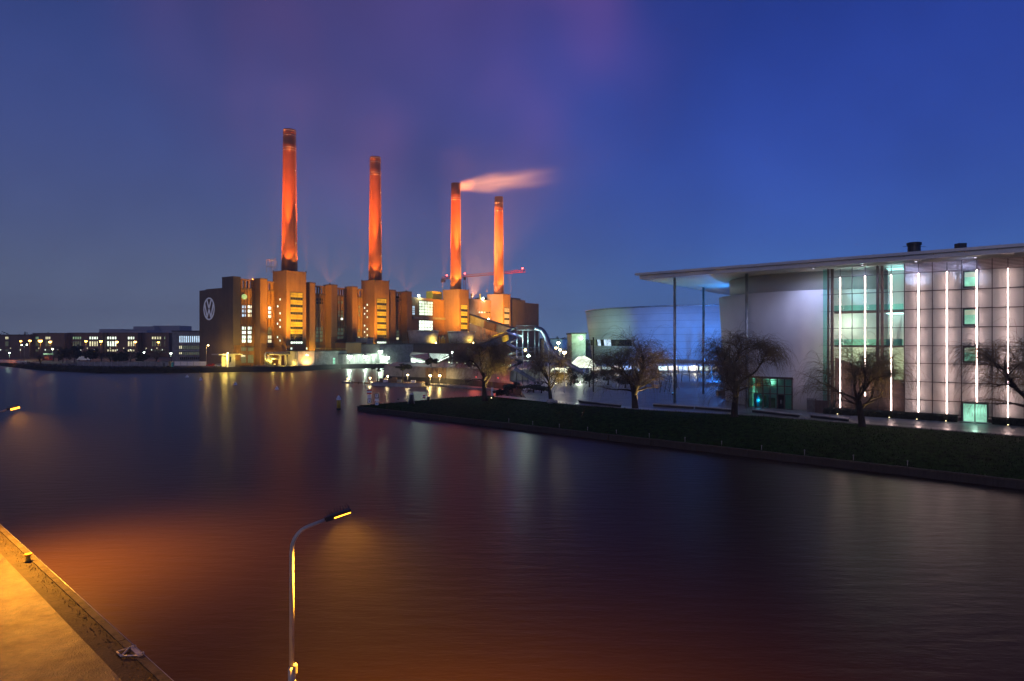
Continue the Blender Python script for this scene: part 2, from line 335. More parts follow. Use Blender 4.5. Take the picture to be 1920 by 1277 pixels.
struct('quay_wall', qw, M['pile'])
# plaza: raised paved plate of the right bank
struct('plaza', MB().prism([(-.6, 188), (3.2, 172), (2.2, 150), (3, 133), (11.9, 119.1)] + [(x, y + .1) for x, y in PATHE[1:]] + [(300, -120), (520, 420), (20, 420), (-40, 240), (-8, 200)], 1.0, 3.0), M['plaza'])
pp = [(-4, 137, 3.006), (11.9, 119.2, 3.006)] + [(x, y + .1, 3.006) for x, y in PATHE[1:]]
pb = MB(); n_ = len(pp); off = Vector((.62, .78, 0)) * 3.4
pb.add(pp + [tuple(Vector(p) + off) for p in pp], [(i, i + 1, n_ + i + 1, n_ + i) for i in range(n_ - 1)]); struct('path', pb, M['path'])
kb = MB()
for a, b in zip(pp[1:], pp[2:]): kb.beam((a[0], a[1], 3.02), (b[0], b[1], 3.02), .22, .16)
struct('path_kerb', kb, M['concrete'])
# lawn bank between the canal edge and the path
def poly_at(pts, t):
    seg = t * (len(pts) - 1); i = min(int(seg), len(pts) - 2); f = seg - i
    return Vector(pts[i]) * (1 - f) + Vector(pts[i + 1]) * f
E0, E1 = Vector((-33, 137, .85)), Vector((51.6, 64.5, .85)); ED = (E1 - E0)
UP = [(0, (-32.6, 137.8, .9)), (.09, (-26, 142, 1.2)), (.2, (-14, 149, 1.7)), (.28, (-6, 151, 2.0)), (.36, (1, 139, 2.85)), (.47, (11.9, 119, 3.0)), (.6, (23.8, 110, 3.0)), (.8, (40.3, 100.7, 3.0)), (.9, (49.2, 92.3, 3.0)), (1.06, (63, 80.4, 3.0)), (1.32, (85, 61.5, 3.0)), (1.9, (140, 14, 3.0))]
def upper(t):
    for (t0, p0), (t1, p1) in zip(UP, UP[1:]):
        if t <= t1: f = max(0, (t - t0) / (t1 - t0)); return Vector(p0) * (1 - f) + Vector(p1) * f
    return Vector(UP[-1][1])
def lawn_pt(t, v):
    e = E0 + ED * t; u = upper(t); p = e * (1 - v) + u * v
    p.z = e.z + (u.z - e.z) * (1 - (1 - v) ** 1.7); return p
lb = MB(); NT, NV = 220, 16; rl = random.Random(3)
for i in range(NT + 1):
    for j in range(NV + 1):
        p = lawn_pt(1.9 * i / NT, j / NV)
        if 0 < j < NV: p.z += rl.uniform(-.05, .05)
        lb.v.append(tuple(p))
for i in range(NT):
    for j in range(NV): k = i * (NV + 1) + j; lb.f.append((k, k + NV + 1, k + NV + 2, k + 1))
lawn = struct('lawn', lb, M['grass'], True)
tb = MB(); rg = random.Random(9)
for _ in range(26000):
    t = rg.uniform(0, 1.12); v = rg.random() ** 1.3; p = lawn_pt(t, v); h = rg.uniform(.10, .26) * (1.5 if v < .04 or v > .97 else 1); a = rg.uniform(0, 6.28); w = .035
    dx, dy = math.cos(a) * w, math.sin(a) * w; lx, ly = rg.uniform(-.12, .12), rg.uniform(-.12, .12); o = len(tb.v)
    tb.v += [(p.x - dx, p.y - dy, p.z - .03), (p.x + dx, p.y + dy, p.z - .03), (p.x + lx, p.y + ly, p.z + h)]; tb.f.append((o, o + 1, o + 2))
solo('grass', tb, M['grass'], (0, 0, 0), label='short dark grass growing over the sloping canal bank', cat='grass', kind='stuff')
cb = MB()
nE = ED.normalized().cross(Vector((0, 0, 1)))
for k in range(60):
    a = E0 + ED * (k / 32); b = E0 + ED * ((k + 1) / 32); a.z = b.z = 0
    o_ = nE * (.10 if k % 2 else .0)
    cb.hexa([tuple(a - nE * .3) [:2] + (-1,), tuple(a + nE * .12 + o_)[:2] + (-1,), tuple(b + nE * .12 + o_)[:2] + (-1,), tuple(b - nE * .3)[:2] + (-1,)],
            [tuple(a - nE * .3)[:2] + (.80,), tuple(a + nE * .12 + o_)[:2] + (.80,), tuple(b + nE * .12 + o_)[:2] + (.80,), tuple(b - nE * .3)[:2] + (.80,)])
nb = MB()
for (t0, p0), (t1, p1) in zip(UP[:4], UP[1:5]):
    a, b = Vector(p0), Vector(p1); nb.hexa([(a.x, a.y, -1), (b.x, b.y, -1), (b.x + .2, b.y + .35, -1), (a.x + .2, a.y + .35, -1)], [(a.x, a.y, a.z - .02), (b.x, b.y, b.z - .02), (b.x + .2, b.y + .35, b.z - .02), (a.x + .2, a.y + .35, a.z - .02)])
cw = struct('canal_wall', cb, M['pile']); rk_ = random.Random(6); ul = ED.length
kd = ED.normalized(); km = MB().beam(Vector((0, 0, 0)), kd * 1.97, .5, .14).mesh('coping_stone'); km.materials.append(M['cope'])
for k in range(104): q = E0 + kd * (2.0 * k) + nE * (.05 + rk_.uniform(-.025, .025)); q.z = .87 + rk_.uniform(-.02, .02); piece('coping_stone', km, cw, q)
struct('basin_bank', nb, M['cope'])
for px in (950, 995, 1045, 1098, 1152, 1214, 1281, 1350, 1425, 1506, 1598, 1700):   # thin stakes along the bank
    f = (px - 670) / 1250; y = 768 + 150 * f - 10; p = G(px, y, .86)
    # place on the straight canal edge, half a metre inland
    k = (px - CX) / F; t = (k * E0.y - E0.x) / (ED.x - k * ED.y); q = E0 + ED * t - nE * .55
    sb = MB(); sb.tube([(q.x, q.y, .7), (q.x, q.y, 1.55)], .035, 6); sb.box(q.x - .06, q.x + .06, q.y - .02, q.y + .02, 1.45, 1.6)
    solo('bank_stake', sb, M['pale'], (q.x, q.y, .8), 'thin pale stake standing on the canal-side kerb of the grass bank', 'stake', 'thin stakes along the grass bank')

# near quay
QD = Vector((-.745, .667, 0)); QN = Vector((-.667, -.745, 0)); Q0 = Vector((-13, 24.45, 0))
def qp(l, d, z=0): p = Q0 + QD * l + QN * d; return (p.x, p.y, z)
def qstrip(l0, l1, d0, d1, z0, z1, mb=None):
    mb = mb or MB(); return mb.hexa([qp(l0, d0, z0), qp(l1, d0, z0), qp(l1, d1, z0), qp(l0, d1, z0)][::-1], [qp(l0, d0, z1), qp(l1, d0, z1), qp(l1, d1, z1), qp(l0, d1, z1)][::-1])
quay = struct('quay', qstrip(-120, 1500, 0, 400, -2, 2.0), M['quay'])
struct('promenade', qstrip(-120, 1600, 1.27, 8, 1.5, 2.012), M['prom'])
me = qstrip(0, 2.46, .02, .34, 1.9, 2.06).mesh('coping_stone', qp(0, 0, 0)); me.materials.append(M['cope'])
for k in range(-5, 22): piece('coping_stone', me, quay, qp(k * 2.5, 0, random.uniform(-.006, .006)))
eb = MB(); eb.tube([qp(l, -.02, 1.97) for l in (-14, 55)], .045, 8); part('edge_rail', eb, M['steel'], quay, True)
gr = MB(); rg = random.Random(4)
for _ in range(1500):
    l = rg.uniform(-14, 40); d = min(1.2, abs(rg.gauss(.55, .22))); p = qp(l, d, 2.0); h = rg.uniform(.03, .11); a = rg.uniform(0, 6.28); o = len(gr.v)
    gr.v += [(p[0] - math.cos(a) * .02, p[1] - math.sin(a) * .02, 2.0), (p[0] + math.cos(a) * .02, p[1] + math.sin(a) * .02, 2.0), (p[0] + rg.uniform(-.05, .05), p[1] + rg.uniform(-.05, .05), 2.0 + h)]; gr.f.append((o, o + 1, o + 2))
solo('weeds', gr, M['leaf_dry'], (0, 0, 0), 'sparse weeds growing between the quay coping and the promenade', 'weeds', kind='stuff')
b0 = G(53, 1053, 2.0)
t = thing('bollard', 'short iron mooring bollard with a flat cap on the near quay', 'bollard', b0)
part('base_plate', MB().lathe(b0, [(.26, 0), (.26, .03)], 16), M['cope'], t)
part('post', MB().lathe(b0, [(.15, .03), (.12, .12), (.12, .34), (.16, .36)], 16), M['yellow'], t, True)
part('cap', MB().lathe(b0, [(.21, .36), (.22, .42), (.17, .46)], 16), M['yellow'], t, True)
l0 = G(258, 1222, 2.05); l0 = Vector(l0)
t = thing('quay_ladder_hoop', 'pale steel ladder hoop lying over the near quay edge', 'ladder', l0)
def lq(a, d, z): return l0 + QD * a + QN * d + Vector((0, 0, z))
part('edge_plate', MB().hexa([lq(-.55, -.02, 0), lq(.55, -.02, 0), lq(.55, .16, 0), lq(-.55, .16, 0)][::-1], [lq(-.55, -.02, .06), lq(.55, -.02, .06), lq(.55, .16, .06), lq(-.55, .16, .06)][::-1]), M['steel'], t)
for a, b in (((.5, .1, .05), (.5, .62, .05)), ((-.5, .1, .05), (-.05, .62, .05)), ((.5, .62, .05), (-.05, .62, .05)), ((.5, .12, .08), (-.05, .6, .08))):
    part('bar', MB().tube([lq(*a), lq(*b)], .035, 8), M['steel'], t, True)
part('rail', MB().tube([lq(-.45, -.06, -1.6), lq(-.45, -.06, .1), lq(-.45, .1, .12)], .03, 8), M['steel'], t, True)
part('rail', MB().tube([lq(.45, -.06, -1.6), lq(.45, -.06, .1), lq(.45, .1, .12)], .03, 8), M['steel'], t, True)

def quay_lamp(base, adir, label, power, tilt=.35, cone=150, bowl=1.0):
    t = thing('street_lamp', label, 'street lamp', base, 'sodium lamps along the near quay'); b = Vector(base); a = Vector(adir).normalized()
    part('base_sleeve', MB().lathe(b, [(.10, 0), (.10, 1.0), (.085, 1.1), (.085, 5.1), (.062, 5.16)], 20), M['pole'], t, True)
    pts = [b + Vector((0, 0, 5.1)), b + Vector((0, 0, 7.9))] + [b + Vector((0, 0, 7.95)) + a * (.50 * (1 - math.cos(x))) + Vector((0, 0, .55 * math.sin(x))) for x in (.25, .5, .75, 1.0, 1.2)]
    pts.append(b + Vector((0, 0, 8.63)) + a * .84)
    part('pole', MB().tube(pts, [.06, .052, .05, .049, .048, .047, .046, .042], 16), M['pole'], t, True)
    part('service_box', MB().lathe(b + Vector((.09, -.02, 5.0)), [(.05, 0), (.055, .02), (.055, .2), (.03, .24)], 10), M['grey_metal'], t)
    ax = (a + Vector((0, 0, .26))).normalized(); h0 = pts[-1] - a * .05; h1 = h0 + ax * .62
    sd = ax.cross(Vector((0, 0, 1))).normalized(); up = sd.cross(ax).normalized()
    def hb(f0, f1, w0, w1, u0, u1):
        p0 = h0.lerp(h1, f0); p1 = h0.lerp(h1, f1)
        return MB().hexa([p0 - sd * w0 + up * u0, p0 + sd * w0 + up * u0, p0 + sd * w0 + up * u1, p0 - sd * w0 + up * u1], [p1 - sd * w1 + up * u0, p1 + sd * w1 + up * u0, p1 + sd * w1 + up * u1, p1 - sd * w1 + up * u1])
    hd = part('lamp_head', hb(-.05, 1, .07, .10, -.02, .05), M['dark'], t)
    part('gear_box', hb(-.02, .28, .05, .08, -.07, -.022), M['dark'], hd)
    part('lens_bowl', hb(.32, .96, .05 * bowl, .06 * bowl, -.022 - .034 * bowl, -.022), M['em_sodium'], hd)
    sp = MB()
    for k in range(9):
        for s in (-.06, 0, .06):
            p = h0.lerp(h1, .08 + k * .108) + sd * s + up * .055; q = p + up * .11 + sd * s * .9 + ax * random.uniform(-.03, .03); sp.tube([p, q], .0035, 3)
    part('bird_spikes', sp, M['dark'], hd)
    c = h0.lerp(h1, .62) - up * (.08 + .045 * bowl)
    spot(c, c + Vector((a.x * tilt, a.y * tilt, -1)), power, SODIUM, cone, 1.0, .12, t)
    return t
lam = Vector((.93, .37, 0))
quay_lamp((-5.30, 15.4, 2.0), lam, 'slender grey street lamp with bent arm and bird spikes above the water', 54000, .25, 155)
l2 = Vector((-31.4, 41.0, 0)) - lam.normalized() * 1.55
quay_lamp((l2.x, l2.y, 2.0), lam, 'street lamp farther along the near quay, only its orange head in view', 54000, .35, 150, 3.0)

# ------------------------------------------------------------------ the brick power station
PF = Frame((.567, .824), np.array((-118.6, 336.9)))
GZ = 2.3
def S(px, d): return PF.ray(px, d)[0]
def Zp(px, py, d): return ZY(py, PF.ray(px, d)[1])
KS = S(437, 0)
plant = thing('power_station', 'long red brick power station with tall piers across the canal, emblem on its end wall', 'power station', (*PF.at(40, -15), GZ))
DR = -5.0                                # depth of the recessed bays
RT = 41.3                                # roof level inside the parapet
TW = [(537, 574, 5.5, -6.0, 50.8), (702.5, 729.6, 5.5, -6.0, 50.7), (861, 879, 5.5, -9.5, 50.3), (943, 957, 5.5, -9.5, 50.3)]
PIERS = [(437, 451, 45.9), (488, 501, 46.2), (580, 591.5, 46.4), (621, 632.5, 46.3), (660.6, 670.5, 46.3), (731, 742, 46.3), (763, 772, 46.2)]
s_end = S(772, 0)
# main body behind the piers
part('wall', MB().fbox(PF, KS + 3.2, s_end - .5, -30, DR, GZ - .5, RT), M['brick'], plant)
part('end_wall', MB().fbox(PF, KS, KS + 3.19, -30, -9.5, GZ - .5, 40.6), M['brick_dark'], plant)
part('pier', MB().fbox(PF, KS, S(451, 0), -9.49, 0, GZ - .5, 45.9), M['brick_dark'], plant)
for a, b, z in PIERS[1:]: part('pier', MB().fbox(PF, S(a, 0), S(b, 0), DR - 1.5, 0, GZ - .5, z), M['brick'], plant)
part('roof', MB().fbox(PF, KS + 3.3, s_end - .6, -29.9, DR - 1.6, RT + .003, RT + .25), M['roofing'], plant)
for a, b, z in PIERS: part('pier_coping', MB().fbox(PF, S(a, 0) - .12, S(b, 0) + .12, (DR - 1.6) if a > 440 else -9.6, .12, z + .003, z + .45), M['brick_dark'], plant)
for x0, x1 in ((452, 487), (502, 519), (592, 619), (633, 659), (671, 687), (743, 762)):
    n = max(2, int((x1 - x0) / 5.2))
    for k in range(n + 1):
        s_ = S(x0 + (x1 - x0) * k / n, DR); part('rib', MB().fbox(PF, s_ - .16, s_ + .16, DR - .1, DR + .28, 20.5 + 0 * k, RT), M['brick'], plant)
    part('string_course', MB().fbox(PF, S(x0, DR), S(x1, DR), DR - .1, DR + .33, 11.6, 12.1), M['brick_dark'], plant)
    part('string_course', MB().fbox(PF, S(x0, DR), S(x1, DR), DR - .1, DR + .33, RT - .6, RT - .1), M['brick_dark'], plant)
towers = []
for k, (a, b, d1, d0, z) in enumerate(TW):
    s0, s1 = S(a, d1), S(b, d1)
    tw = part('tower', MB().fbox(PF, s0, s1, d0, d1, GZ - .5, z), M['brick'], plant)
    part('coping', MB().fbox(PF, s0 - .15, s1 + .15, d0 - .15, d1 + .15, z + .003, z + .5), M['brick'], tw)
    towers.append((tw, s0, s1, d0, d1, z))
# open colonnade of the parapet over each recessed bay: posts and a lintel, the sky shows through
def parapet(px0, px1, slots, ytop, ybot):
    s0, s1 = S(px0, DR), S(px1, DR); zt = Zp((px0 + px1) / 2, ytop, DR); zb = RT
    lo = Zp((px0 + px1) / 2, ytop + 3, DR)
    part('parapet_lintel', MB().fbox(PF, s0, s1, DR - 1.2, DR + .2, lo, zt), M['brick'], plant)
    ed = [s0] + [v for x in slots for v in (S(x - 1.6, DR), S(x + 1.6, DR))] + [s1]
    for i in range(0, len(ed), 2):
        if ed[i + 1] - ed[i] > .1: part('parapet_post', MB().fbox(PF, ed[i], ed[i + 1], DR - 1.0, DR, zb, lo - .003), M['brick'], plant)
parapet(451.5, 487, (457, 463.5, 470, 482.5), 524.5, 542)
parapet(501.5, 520, (505.5, 514), 528.5, 544)
parapet(592, 620, (593.8, 598.5, 604), 537, 552)
parapet(633, 660, (635, 639.5, 644), 541, 555)
parapet(671, 690, (676,), 543, 556)
parapet(742.5, 762, (746, 750.5, 755), 548, 560)
# gallery floodlights glowing behind the parapet
def window(px0, px1, y0, y1, d, m, nx=2, ny=1, parent=plant, proud=.06):
    pc = (px0 + px1) / 2; s0, s1 = S(px0, d), S(px1, d); z1, z0 = Zp(pc, y0, d), Zp(pc, y1, d)
    w = part('window', MB().fbox(PF, s0 - .12, s1 + .12, d - .2, d + proud, z0 - .12, z1 + .12), M['frame'], parent)
    g = MB()
    for i in range(nx):
        for j in range(ny):
            sa, sb = s0 + (s1 - s0) * i / nx + .07, s0 + (s1 - s0) * (i + 1) / nx - .07; za, zb = z0 + (z1 - z0) * j / ny + .07, z0 + (z1 - z0) * (j + 1) / ny - .07
            g.fbox(PF, sa, sb, d + proud + .003, d + proud + .03, za, zb)
    part('pane', g, m, w); return w
for a, b in ((453.5, 460.5), (464.3, 471.5)):
    lit = a > 460
    for k, y in enumerate((573, 581, 589)): window(a, b, y, y + 5.6, DR, M['win_blue'] if not lit else (M['win_white'] if k < 2 else M['win_warm']), 2)
    for k, y in enumerate((613, 621, 629.5, 637)): window(a, b, y, y + 6, DR, M['win_white'], 2)
for k, y in enumerate((575.3, 583.3, 591)): window(502, 509, y, y + 5.8, DR, M['win_white'], 2)
for k, y in enumerate((614.5, 621.5, 629.5, 637.5)): window(502, 509, y, y + 6, DR, M['win_dim'] if k < 2 else M['win_warm'], 2)
for a, b in ((592.3, 597), (599, 605)):
    for k, y in enumerate((614, 621, 628, 636)): window(a, b, y, y + 5.4, DR, M['win_dim'], 2)
    for k, y in enumerate((560, 566)): window(a, b, y, y + 4.6, DR, M['win_dark'], 2)
for a, b in ((632.8, 636.5), (638, 643.5)):
    for k, y in enumerate((565, 583, 590)): window(a, b, y, y + 4.8, DR, M['win_dim'], 2)
    for k, y in enumerate((616, 623, 631)): window(a, b, y, y + 5, DR, M['win_dim'], 2)
window(638, 643, 596.5, 600.5, DR, M['win_white'], 2)
for k, y in enumerate((574, 582, 589, 618, 632, 638)): window(671.2, 675, y, y + 4.4, DR, M['win_dim'] if k < 4 else M['win_warm'], 1)
for k, y in enumerate((556, 562)): window(742.5, 748, y, y + 4, DR, M['win_dark'], 2)
for k, y in enumerate((620, 626.5, 633)): window(743, 747.5, y, y + 4.6, DR, M['win_warm'] if k == 2 else M['win_dim'], 2)
# globe lamp high in the first bay
c = PF.p(S(457, DR), DR + .5, Zp(457, 557, DR)); part('round_lamp', MB().ball(c, 1.35, 16), emi('green_globe_glow', (.62, .85, .30), .8, .3), plant, True)
# tall ground-floor windows
for a, b in ((452, 461), (464.5, 475), (479, 486.5)):
    window(a, b, 666, 681, DR, M['win_dim'], 3, 4); window(a, b, 652, 658.5, DR, M['win_dim'], 3, 1)
window(451.6, 460, 666.2, 669.8, DR + .4, M['win_warm'], 1, 1)
for k in range(5):
    s = S(439 + 2.6 * k, 0); part('fin', MB().fbox(PF, s, s + .35, .003, .4, GZ + 3, Zp(444, 648, 0)), M['brick'], plant)
# tower strips: spandrels glow in place of light falling on them, between dark windows
def strip(k, px0, px1, y0, y1, rows, npane, m):
    tw, s_0, s_1, d0, d1, z = towers[k]; s0, s1 = S(px0, d1), S(px1, d1); pc = (px0 + px1) / 2; zt, zb = Zp(pc, y0, d1), Zp(pc, y1, d1)
    bay = part('window_bay', MB().fbox(PF, s0 - .3, s1 + .3, d1 - .2, d1 + .08, zb - .3, zt + .3), M['frame'], plant)
    h = (zt - zb) / rows
    for r in range(rows):
        z0 = zb + h * r; last = (r == 0)
        sp = MB()
        for i in range(npane):
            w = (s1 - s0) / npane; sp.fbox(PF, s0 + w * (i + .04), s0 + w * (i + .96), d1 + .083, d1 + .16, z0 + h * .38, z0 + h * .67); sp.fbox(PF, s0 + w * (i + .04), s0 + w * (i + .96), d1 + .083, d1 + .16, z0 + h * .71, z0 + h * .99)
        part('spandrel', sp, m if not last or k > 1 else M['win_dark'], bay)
        g = MB(); 
        for i in range(npane):
            w = (s1 - s0) / npane; g.fbox(PF, s0 + w * (i + .14), s0 + w * (i + .86), d1 + .09, d1 + .2, z0 + h * .06, z0 + h * .32)
        part('pane', g, M['win_white'] if (last and k < 2) else M['win_dark'], bay)
strip(0, 544.5, 567, 549.5, 645.5, 7, 5, M['glow_y'])
strip(1, 707, 724, 561, 645, 7, 5, M['glow_y'])
strip(2, 864.3, 876, 572.5, 622, 4, 4, M['glow_o'])
strip(3, 945.5, 954.8, 578.5, 612, 3, 3, emi('pale_amber_glow', (1.0, .74, .28), .5, .3))
window(544.5, 548, 652, 656, 5.5, M['win_white'], 1); window(573, 576, 652, 656, 0, M['win_white'], 1)
# small portholes on the left flanks of the first two towers
def porthole(k, px, py):
    tw, s0, s1, d0, d1, z = towers[k]; d, Y = PF.rays(px, s0); zc = ZY(py, Y)
    part('porthole', MB().fbox(PF, s0 - .1, s0 + .05, d - .35, d + .35, zc - .5, zc + .5), M['win_white'], plant)
for px, py in ((525.3, 562), (525.3, 601), (520.5, 607.5), (525.3, 613.5), (520.5, 632.5), (525.3, 639), (525.3, 588), (521, 575)): porthole(0, px, py)
for px, py in ((688.6, 572), (683.7, 578), (688.6, 583.5), (683.7, 589), (688.6, 595), (683.7, 611), (688.6, 617.5), (683.7, 623), (688.6, 629), (683.7, 634.5)): porthole(1, px, py)
# glazed boiler hall between the second and third tower
gs0, gs1 = S(773, -8), S(838, -8)
part('boiler_hall', MB().fbox(PF, s_end - .4, S(861, 5.5), -30, -8, GZ - .5, Zp(800, 560, -8)), M['brick'], plant)
def big_window(px0, px1, y0, y1, d, m, nx, ny):
    pc = (px0 + px1) / 2; s0, s1 = S(px0, d), S(px1, d); z1, z0 = Zp(pc, y0, d), Zp(pc, y1, d)
    w = part('large_window', MB().fbox(PF, s0 - .4, s1 + .4, d - .2, d + .1, z0 - .4, z1 + .4), M['frame'], plant)
    for i in range(nx):
        for j in range(ny):
            part('pane', MB().fbox(PF, s0 + (s1 - s0) * i / nx + .2, s0 + (s1 - s0) * (i + 1) / nx - .2, d + .103, d + .16, z0 + (z1 - z0) * j / ny + .16, z0 + (z1 - z0) * (j + 1) / ny - .16), m, w)
big_window(785.5, 811, 565.5, 592, -8, emi('bright_hall_glazing', (.84, 1.0, .74), 1.5, .75, .22), 5, 5)
big_window(785.5, 811, 601.5, 620.5, -8, M['win_white'], 5, 3)
big_window(773, 777.5, 574, 591, -8, M['win_blue'], 2, 4)
part('ledge', MB().fbox(PF, gs0, gs1, -7.99, -7.0, Zp(800, 599, -8), Zp(800, 595, -8)), M['concrete'], plant)
part('roof_cabin', MB().fbox(PF, S(811, -14), S(829, -14), -20, -14, Zp(820, 561, -14), Zp(820, 547, -14)), M['yellow'], plant)
# wall between third and fourth tower, far grey end block
part('wall', MB().fbox(PF, S(880, -6), S(943, 5.5), -32, -6, GZ - .5, Zp(900, 562, -6)), M['brick'], plant)
for k in range(5): window(897.5 + 4.7 * k, 900.3 + 4.7 * k, 584.8, 587.6, -6, M['win_white'] if k < 2 else (M['win_warm'] if k == 2 else M['win_dark']), 1)
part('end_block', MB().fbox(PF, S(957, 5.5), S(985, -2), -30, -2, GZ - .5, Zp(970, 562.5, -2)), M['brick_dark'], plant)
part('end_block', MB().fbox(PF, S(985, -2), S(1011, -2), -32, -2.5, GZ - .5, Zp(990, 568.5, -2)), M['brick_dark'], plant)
part('end_block', MB().fbox(PF, S(958, 5.5), S(978, -3), -28, -4, Zp(970, 562, -2), Zp(970, 559, -2)), M['brick_dark'], plant)
for px, h in ((516, 8), (519.5, 6), (527, 5), (568, 4)):
    p = PF.p(S(px, -4), -4, 50.9 if px > 514 else RT); part('mast', MB().tube([p, p + Vector((0, 0, h))], .09, 5), M['grey_metal'], plant)
for px, y in ((884, 552), (900, 554)):
    p = PF.p(S(px, -10), -10, Zp(px, 562, -10)); part('vent_stack', MB().lathe(p, [(.5, 0), (.5, 3.6), (.7, 3.7), (.7, 4.2)], 10), M['yellow'], plant)
lt = MB()                                # small lattice platform on the first tower
for a in (0, 3):
    for b in (0, 3): p = PF.p(towers[0][1] + a - 2, -5.5 - b, 50.8); lt.tube([p, p + Vector((0, 0, 6.5))], .1, 4)
for h in (3, 6.5):
    q = [PF.p(towers[0][1] + a - 2, -5.5 - b, 50.8 + h) for a, b in ((0, 0), (3, 0), (3, 3), (0, 3))]
    for i in range(4): lt.tube([q[i], q[(i + 1) % 4]], .1, 4)
part('lattice_platform', lt, M['grey_metal'], plant)

# emblem on the end wall
em_d, em_Y = PF.rays(392.3, KS); em_z = ZY(579.6, em_Y); ER = 5.6
eb = MB()
def ep(a, b, out): return PF.p(KS - out, em_d - a * ER * .86, em_z + b * ER)   # a to the right as seen from outside
def ring(r0, r1, n=48):
    for k in range(n):
        t0, t1 = 2 * math.pi * k / n, 2 * math.pi * (k + 1) / n; q = [(r0, t0), (r1, t0), (r1, t1), (r0, t1)]
        eb.hexa([ep(-r * math.cos(t), r * math.sin(t), .02) for r, t in q], [ep(-r * math.cos(t), r * math.sin(t), .25) for r, t in q])
def stroke(p, q, w=.075):
    d = Vector((q[0] - p[0], q[1] - p[1])).normalized(); nx, ny = -d.y * w, d.x * w
    quad = [(p[0] + nx, p[1] + ny), (q[0] + nx, q[1] + ny), (q[0] - nx, q[1] - ny), (p[0] - nx, p[1] - ny)]
    eb.hexa([ep(-a, b, .02) for a, b in quad], [ep(-a, b, .24) for a, b in quad])
ring(.9, 1.02)
for p, q in (((-.40, .80), (-.02, .06)), ((.40, .80), (.02, .06)), ((-.80, .44), (-.36, -.78)), ((-.36, -.78), (-.01, -.06)), ((.80, .44), (.36, -.78)), ((.36, -.78), (.01, -.06))): stroke(p, q)
part('emblem', eb, M['emblem'], plant, label='round pale emblem with a V above a W')

# chimneys
CH = [(545.4, 252, 512, 0, 'tallest-looking brick chimney, first from the emblem wall, with pale rings at its top'),
      (706, 301, 528.5, 1, 'second brick chimney from the emblem wall, ringed top, above the tower with portholes'),
      (862, 352, 546, 2, 'third brick chimney from the emblem wall, trailing a plume of steam'),
      (941, 376, 554, 3, 'fourth and farthest brick chimney, next to the grey end block')]
chim = []
for px, yt, yb, k, lab in CH:
    tw, s0, s1, d0, d1, z = towers[k]; c = PF.p((s0 + s1) / 2, (d0 + d1) / 2, z + .5); Y = c.y
    r0, r1, zt = (4.05, 3.25, 126.3) if k < 2 else (3.9, 3.25, 126.6); H = zt - c.z
    t = thing('chimney', lab, 'chimney', c, 'power station chimneys'); cc = Vector((c.x, c.y, c.z))
    prof = [(r0 + (r1 - r0) * f, H * f) for f in (0, .15, .3, .45, .6, .75, .88)] + [(r1, H), (r1 - .45, H + .003), (r1 - .45, H - 2)]
    part('shaft', MB().lathe(cc, prof, 40), M['chimney'], t, True)
    if k < 2:
        for j in range(8): part('ring', MB().lathe(cc, [(r1 + .02, H - 1 - j * 1.25), (r1 + .05, H - .95 - j * 1.25), (r1 + .05, H - .7 - j * 1.25), (r1 + .02, H - .65 - j * 1.25)], 32), M['ring'] if j % 2 == 0 else M['chimney'], t, True)
        hs = (.868, .85)
    else:
        hs = (.86, .84) if k == 2 else (.93, .85)
    for f in hs:
        r = r0 + (r1 - r0) * f; part('gallery', MB().lathe(cc, [(r, H * f), (r + .05, H * f + .1), (r + .05, H * f + .35), (r, H * f + .36)], 32), M['ring'], t, True)
    la = MB(); dirv = Vector((PF.n[0] * .97 + PF.u[0] * .25, PF.n[1] * .97 + PF.u[1] * .25, 0)).normalized()
    for sx in (-.25, .25):
        sd = Vector((-dirv.y, dirv.x, 0)) * sx
        la.tube([cc + dirv * (r0 + .12) + sd, cc + dirv * (r1 + .25) + sd + Vector((0, 0, H))], .06, 4)
    part('ladder', la, M['ring'], t)
    for f in (.2, .47, .71) if k < 2 else (.45,):
        r = r0 + (r1 - r0) * f; p = cc + dirv * (r + .3) + Vector((0, 0, H * f)); part('obstacle_lamp', MB().ball(p, .22, 8), M['win_warm'], t)
    # floodlights on the corners of the tower roof
    pw = (1.0, .9, 2.6, 2.0)[k]
    for ds, dd in (((s0 - .0), d1), (s1, d1), (s0, d0 + .5)):
        f = PF.p(ds, dd, z + .7); aim = cc + Vector((0, 0, 20 + (6 if dd == d1 else 0))); out = (f - cc); out.z = 0; out.normalize()
        part('floodlight', MB().box(f.x - .25, f.x + .25, f.y - .25, f.y + .25, f.z - .2, f.z + .35), M['dark'], t)
        l = f + Vector((0, 0, .6)) + out * .6
        spot(l, cc + Vector((0, 0, 24)), 20000 * pw, ORANGE if k > 1 else (1, .30, .035), 46, .35, .2, t)
        spot(l, cc + out * r1 + Vector((0, 0, H * 1.02)), 1500000 * pw, REDOR, 17, .7, .2, t)
    chim.append((t, cc, H, r1))
